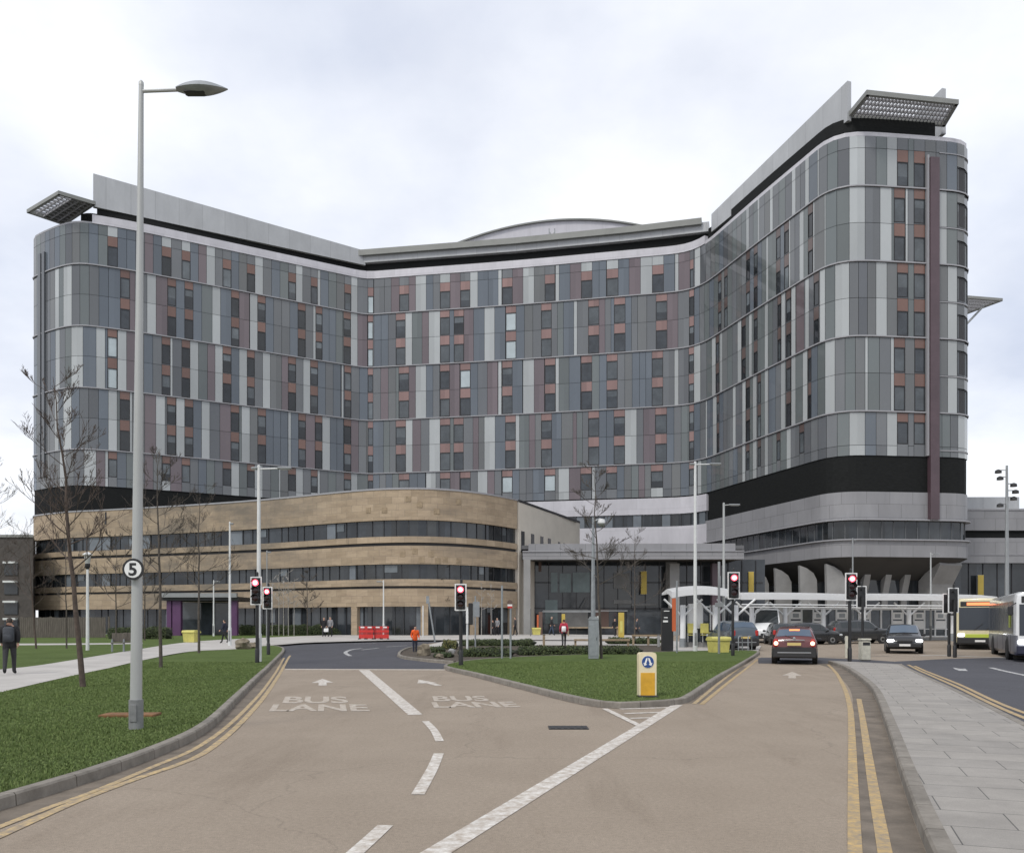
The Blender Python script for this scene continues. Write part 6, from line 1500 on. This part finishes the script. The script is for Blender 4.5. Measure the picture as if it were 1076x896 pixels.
# ================================================================== PEOPLE
def seg_d(p, a, b):
    d = b-a; t = max(0, min(1, (p-a).dot(d)/max(1e-9, d.dot(d)))); return (p-(a+d*t)).length
def person(label, base, height, rz, top, legs, stride=.0, arm=.0, lean=0.0, hair='hair_dark', hood=None, coat_len=.86, skirt=False, bulk=1.0, bend=0.0, shoe='black', group=None, sleeves=True):
    s = height/1.75; t = thing('person', label, 'person', base, rz, group)
    V = lambda x, y, z: Vector((x, y+lean*max(0, z-.9)*.8, z))*s
    a = stride
    J = {'pel': V(0,0,.94), 'sp': V(0,-.01,1.14), 'ch': V(0,0,1.34), 'nk': V(0,.0,1.49), 'h0': V(0,.015,1.57), 'h1': V(0,.02,1.66), 'h2': V(0,.01,1.715)}
    for k, sx in (('R',1),('L',-1)):
        f = a if sx > 0 else -a; g = -arm if sx > 0 else arm
        J['hip'+k] = V(sx*.095,.0,.90)
        J['kn'+k] = V(sx*.10,.20*f+.03*abs(a),.50); J['an'+k] = V(sx*.095,.34*f-(.10*abs(a) if f < 0 else 0),.085+(.10*abs(a) if f < 0 else 0)); J['to'+k] = J['an'+k]+Vector((sx*.02,.15,-.045 if f >= 0 else -.075))*s
        J['sh'+k] = V(sx*.185,0,1.41); J['el'+k] = V(sx*.245,.12*g-.02,1.13); J['wr'+k] = V(sx*.235,.26*g+.06+bend*.15,.90+.10*abs(g)+bend*.2)
    order = list(J); idx = {k: i for i, k in enumerate(order)}
    E = [('pel','sp'),('sp','ch'),('ch','nk'),('nk','h0'),('h0','h1'),('h1','h2')]
    for k in 'RL': E += [('pel','hip'+k),('hip'+k,'kn'+k),('kn'+k,'an'+k),('an'+k,'to'+k),('ch','sh'+k),('sh'+k,'el'+k),('el'+k,'wr'+k)]
    rad = {'pel': (.155,.115), 'sp': (.145,.105), 'ch': (.165,.115), 'nk': (.058,.058), 'h0': (.075,.085), 'h1': (.082,.10), 'h2': (.055,.065), 'hip': (.092,.095), 'kn': (.062,.064), 'an': (.042,.045), 'to': (.042,.03), 'sh': (.066,.066), 'el': (.046,.046), 'wr': (.03,.03)}
    me = bpy.data.meshes.new('skel'); me.from_pydata([J[k] for k in order], [(idx[p_], idx[q]) for p_, q in E], [])
    o = bpy.data.objects.new('skel', me); COL.objects.link(o); md = o.modifiers.new('s', 'SKIN'); md.use_smooth_shade = True
    for i, k in enumerate(order): r_ = rad.get(k) or rad[k[:-1]]; r_ = (r_[0]*bulk, r_[1]*bulk) if k[:2] in ('pe','sp','ch','sh','el') else r_; me.skin_vertices[0].data[i].radius = (r_[0]*s, r_[1]*s); me.skin_vertices[0].data[i].use_root = (k == 'pel')
    sd = o.modifiers.new('d', 'SUBSURF'); sd.levels = 1; sd.render_levels = 1
    bpy.context.view_layer.update(); body = bpy.data.meshes.new_from_object(o.evaluated_get(bpy.context.evaluated_depsgraph_get()))
    bpy.data.objects.remove(o); bpy.data.meshes.remove(me)
    verts = [v.co.copy() for v in body.vertices]; nor = [v.normal.copy() for v in body.vertices]; polys = [tuple(p_.vertices) for p_ in body.polygons]; bpy.data.meshes.remove(body)
    reg = []
    for f in polys:
        c = sum((verts[i] for i in f), Vector())/len(f); best = min(E, key=lambda e: seg_d(c, J[e[0]], J[e[1]])-.5*min((rad.get(e[0]) or rad[e[0][:-1]])[0], (rad.get(e[1]) or rad[e[1][:-1]])[0])*s)
        b1 = best[1]; z = c.z/s
        if b1 in ('h0','h1','h2'): reg.append('head')
        elif b1 == 'nk': reg.append('neck' if z > 1.475 else 'top')
        elif b1[:2] in ('sh','el','wr'): reg.append('top' if seg_d(c, J['wr'+b1[-1]], J['wr'+b1[-1]]) > .045*s else 'hand')
        elif b1[:2] == 'to' or z < .085: reg.append('shoe')
        elif b1[:2] in ('kn','an','hi') or b1 == 'pel': reg.append('legs' if z < coat_len else 'top')
        else: reg.append('top' if z > coat_len else 'legs')
    bm_ = MB(); bm_.mesh(verts, polys, 'skin')
    # hands: palm and five unequal curled fingers each
    for k, sx in (('R',1),('L',-1)):
        w = J['wr'+k]; d = (w-J['el'+k]).normalized(); fwd = Vector((0,1,0)); fwd = (fwd-d*fwd.dot(d)).normalized(); inn = d.cross(fwd)*(1 if d.cross(fwd).x*sx < 0 else -1)
        bm_.tube([w-d*.01*s, w+d*.05*s, w+d*.095*s], [.026*s,.038*s,.034*s], 'skin', 7)
        for q, L in ((-.026,.062),(-.009,.075),(.009,.08),(.026,.072)):
            p0 = w+d*.088*s+fwd*q*s; bm_.tube([p0, p0+d*L*.5*s+inn*.006*s, p0+d*L*.85*s+inn*.028*s], [.0095*s,.009*s,.007*s], 'skin', 5)
        p0 = w+d*.035*s+fwd*.03*s; bm_.tube([p0, p0+(d*.6+fwd*.7)*.035*s, p0+(d*.95+fwd*.45+inn*.3)*.062*s], [.0115*s,.0105*s,.008*s], 'skin', 5)
    # face: nose, ears, eyes, mouth
    hc = J['h1']-Vector((0,0,.035*s)); fy = .085*s
    bm_.mesh([hc+Vector(v)*s for v in ((-.014,.078,-.02),(.014,.078,-.02),(0,.112,-.018),(0,.085,.03))], [(0,1,2),(1,3,2),(3,0,2),(0,3,1)], 'skin')
    for sx in (-1,1): bm_.blob(hc+Vector((sx*.078,0,0))*s, (.014*s,.024*s,.034*s), 'skin', 1, .1, 6, 4); bm_.blob(hc+Vector((sx*.03,.082,.025))*s, (.011*s,.008*s,.007*s), 'black_trim', 1, 0, 6, 4)
    bm_.box(hc+Vector((0,.086,-.05))*s, (.04*s,.008*s,.008*s), 'interior_brown')
    b_ = bm_.build('body', t, smooth=80)
    def shell(nm, key, mm, off):
        m2 = MB(); ks = [i for i, r_ in enumerate(reg) if key(r_, i)]
        if not ks: return
        vv = sorted({v for i in ks for v in polys[i]}); mp = {v: n_ for n_, v in enumerate(vv)}
        m2.mesh([verts[v]+nor[v]*off*s for v in vv], [tuple(mp[v] for v in polys[i]) for i in ks], mm); return m2.build(nm, t, smooth=80, fix=False)
    shell('jacket', lambda r_, i: r_ == 'top', cloth(top), .016); shell('trousers', lambda r_, i: r_ == 'legs', cloth(legs), .010); shell('shoes', lambda r_, i: r_ == 'shoe', cloth(shoe), .012)
    def hairk(r_, i):
        if r_ != 'head': return False
        c = sum((verts[v] for v in polys[i]), Vector())/len(polys[i]); q = (c-J['h1'])/s; return q.z > .02 or (q.y < -.01 and q.z > -.10)
    shell('hair', hairk, hood and cloth(hood) or hair, .014)
    if coat_len < .8:
        m2 = MB(); m2.tube([J['pel']+Vector((0,0,.05))*s, V(0,0,coat_len)], [.165*s,.19*s], cloth(top), 12, caps=False); m2.build('coat_skirt', t, smooth=80)
    return t
def pp(px, py, off=H): return G(px, py, off)
b = pp(10, 708); hgt = 60*b.y/900
man = person('man in black walking away on the pale path with a dark backpack', b, hgt, R(22), 'black', 'charcoal', .55, .5, hair='hair_dark', bulk=1.28, coat_len=.80)
t = thing('backpack', 'dark backpack on the back of the walking man in black', 'backpack', b, R(22))
s = hgt/1.75; mb = MB(); mb.box((.0,-.20*s,1.22*s), (.30*s,.16*s,.46*s), cloth('slate'), bev=.05); mb.build('bag', t, smooth=60)
for sx in (-1,1):
    mb = MB(); mb.tube([(sx*.10*s,-.15*s,1.42*s),(sx*.11*s,-.02*s,1.47*s),(sx*.12*s,.12*s,1.38*s),(sx*.13*s,.06*s,1.15*s),(sx*.13*s,-.12*s,1.05*s)], .018*s, cloth('black'), 6); mb.build('strap', t)
mb = MB(); mb.box((0,-.285*s,1.13*s), (.22*s,.04*s,.18*s), cloth('slate'), bev=.015); mb.build('pocket', t, smooth=60)
b = pp(236, 675.5); person('walker in navy striding left beside the plain pale pole', b, 25*b.y/900, R(82), 'navy', 'black', .8, .6)
b = pp(340.5, 668.6); person('person in dark coat left of the pair near the red barriers', b, 20.5*b.y/900, R(190), 'black', 'charcoal', .3, .3, coat_len=.7)
b = pp(347, 668.6); person('person in pale grey top right of the pair near the red barriers', b, 20.8*b.y/900, R(170), 'grey', 'black', .3, .2, hair='hair_grey')
t = thing('carrier_bag', 'white carrier bag held between the pair near the red barriers', 'bag', (b.x-.28, b.y-.12, b.z+.42)); mb = MB(); mb.box((-.05,0,.15), (.40,.16,.32), 'white_sheet', bev=.03, taper=.9); mb.build('bag', t); mb = MB(); mb.tube([(-.17,0,.31),(-.12,0,.45),(.02,0,.45),(.07,0,.31)], .012, 'white_sheet', 5); mb.build('handle', t)
b = G(436, 685.8); person('worker in a bright orange hi vis jacket standing on the dark asphalt', b, 28.5*b.y/900, R(205), 'orange', 'navy', .1, .15, lean=.12, coat_len=.80, bend=.3)
b = pp(522.5, 667.2); person('person in a grey top behind the tall grey post', b, 18.5*b.y/900, R(150), 'grey', 'black', .3, .3, hair='hair_grey')
b = pp(518, 667.2); person('person in black beside the one in grey near the tall grey post', b, 16*b.y/900, R(120), 'black', 'charcoal', .3, .3)
b = pp(541.5, 667.4); person('person in dark clothes in front of the sandstone corner column', b, 19.5*b.y/900, R(100), 'charcoal', 'black', .4, .4)
b = pp(579.5, 667.2); person('person in dark clothes passing the entrance doors', b, 20*b.y/900, R(260), 'charcoal', 'denim', .6, .5, hair='hair_grey')
b = pp(592.5, 678.2); person('woman in a red jacket walking behind the long clipped hedge', b, 28*b.y/900, R(5), 'red', 'charcoal', .35, .35)
t = thing('shoulder_bag', 'white patterned bag on the woman in the red jacket', 'bag', (b.x-.02, b.y-.24, b.z+.85)); mb = MB(); mb.box((0,0,.16), (.26,.12,.36), 'white_sheet', bev=.04); mb.build('bag', t, smooth=60); mb = MB(); mb.tube([(-.1,0,.3),(-.08,.1,.62),(.06,.2,.66),(.1,.1,.4)], .014, cloth('red'), 5); mb.build('strap', t)
b = pp(646, 668); person('person in black next to the slim yellow totem', b, 18.5*b.y/900, R(200), 'black', 'charcoal', .4, .3)
b = pp(669, 671); person('person in dark slate jacket walking in front of the grey entrance doors', b, 22*b.y/900, R(265), 'slate', 'black', .7, .5)
# ================================================================== SKY AND LIGHT
w = bpy.data.worlds.new('World'); scene.world = w; w.use_nodes = True; nt = w.node_tree
bg = nt.nodes['Background']; out = nt.nodes['World Output']
SUN_EL, SUN_AZ = R(48), R(215)   # azimuth from +Y clockwise
sk = nt.nodes.new('ShaderNodeTexSky'); sk.sky_type = 'NISHITA'; sk.sun_disc = False; sk.sun_elevation = SUN_EL; sk.sun_rotation = SUN_AZ
sk.air_density = 1.0; sk.dust_density = 2.0
nt.links.new(sk.outputs[0], bg.inputs[0]); bg.inputs[1].default_value = .09
o = nt.nodes.new('ShaderNodeTexCoord').outputs['Generated']
sep = nt.nodes.new('ShaderNodeSeparateXYZ'); nt.links.new(o, sep.inputs[0])
zz = N(nt, 'ShaderNodeMath', operation='ADD'); nt.links.new(sep.outputs[2], zz.inputs[0]); zz.inputs[1].default_value = .28
dv = nt.nodes.new('ShaderNodeVectorMath'); dv.operation = 'DIVIDE'
cb = nt.nodes.new('ShaderNodeCombineXYZ')
for i in range(3): nt.links.new(zz.outputs[0], cb.inputs[i])
nt.links.new(o, dv.inputs[0]); nt.links.new(cb.outputs[0], dv.inputs[1])
n1 = noise_n(nt, mapping(nt, dv.outputs[0], (1.0,1.0,.0)), 1.15, 7, .52)
mp2 = N(nt, 'ShaderNodeMapping'); mp2.inputs['Location'].default_value = (3.1, 1.7, 0); mp2.inputs['Scale'].default_value = (1,1,0); nt.links.new(dv.outputs[0], mp2.inputs[0])
n2 = noise_n(nt, mp2.outputs[0], 2.1, 8, .55)
cl = ramp(nt, n1, .36, .66, (.66,.70,.80), (1.0,1.0,1.01))
cl = mixrgb(nt, 'MULTIPLY', 1.0, cl, ramp(nt, n2, .32, .62, (.86,.875,.91), (1.06,1.06,1.05)))
bg2 = nt.nodes.new('ShaderNodeBackground'); nt.links.new(cl, bg2.inputs[0]); bg2.inputs[1].default_value = 1.08
mx = nt.nodes.new('ShaderNodeMixShader'); mx.inputs[0].default_value = .86
nt.links.new(bg.outputs[0], mx.inputs[1]); nt.links.new(bg2.outputs[0], mx.inputs[2]); nt.links.new(mx.outputs[0], out.inputs[0])
sl = bpy.data.lights.new('sun', 'SUN'); sl.energy = 1.5; sl.angle = R(12); sl.color = (1.0,.96,.90)
so = bpy.data.objects.new('sun', sl); COL.objects.link(so)
dirv = Vector((math.sin(SUN_AZ)*math.cos(SUN_EL), math.cos(SUN_AZ)*math.cos(SUN_EL), math.sin(SUN_EL)))
so.rotation_euler = dirv.to_track_quat('Z', 'Y').to_euler()
vs = scene.view_settings; vs.view_transform = 'Standard'; vs.look = 'None'; vs.exposure = 0.25; vs.gamma = 1.0; vs.use_curve_mapping = False
scene.render.engine = 'CYCLES'; scene.cycles.use_denoising = True; scene.cycles.max_bounces = 6; scene.cycles.samples = 64
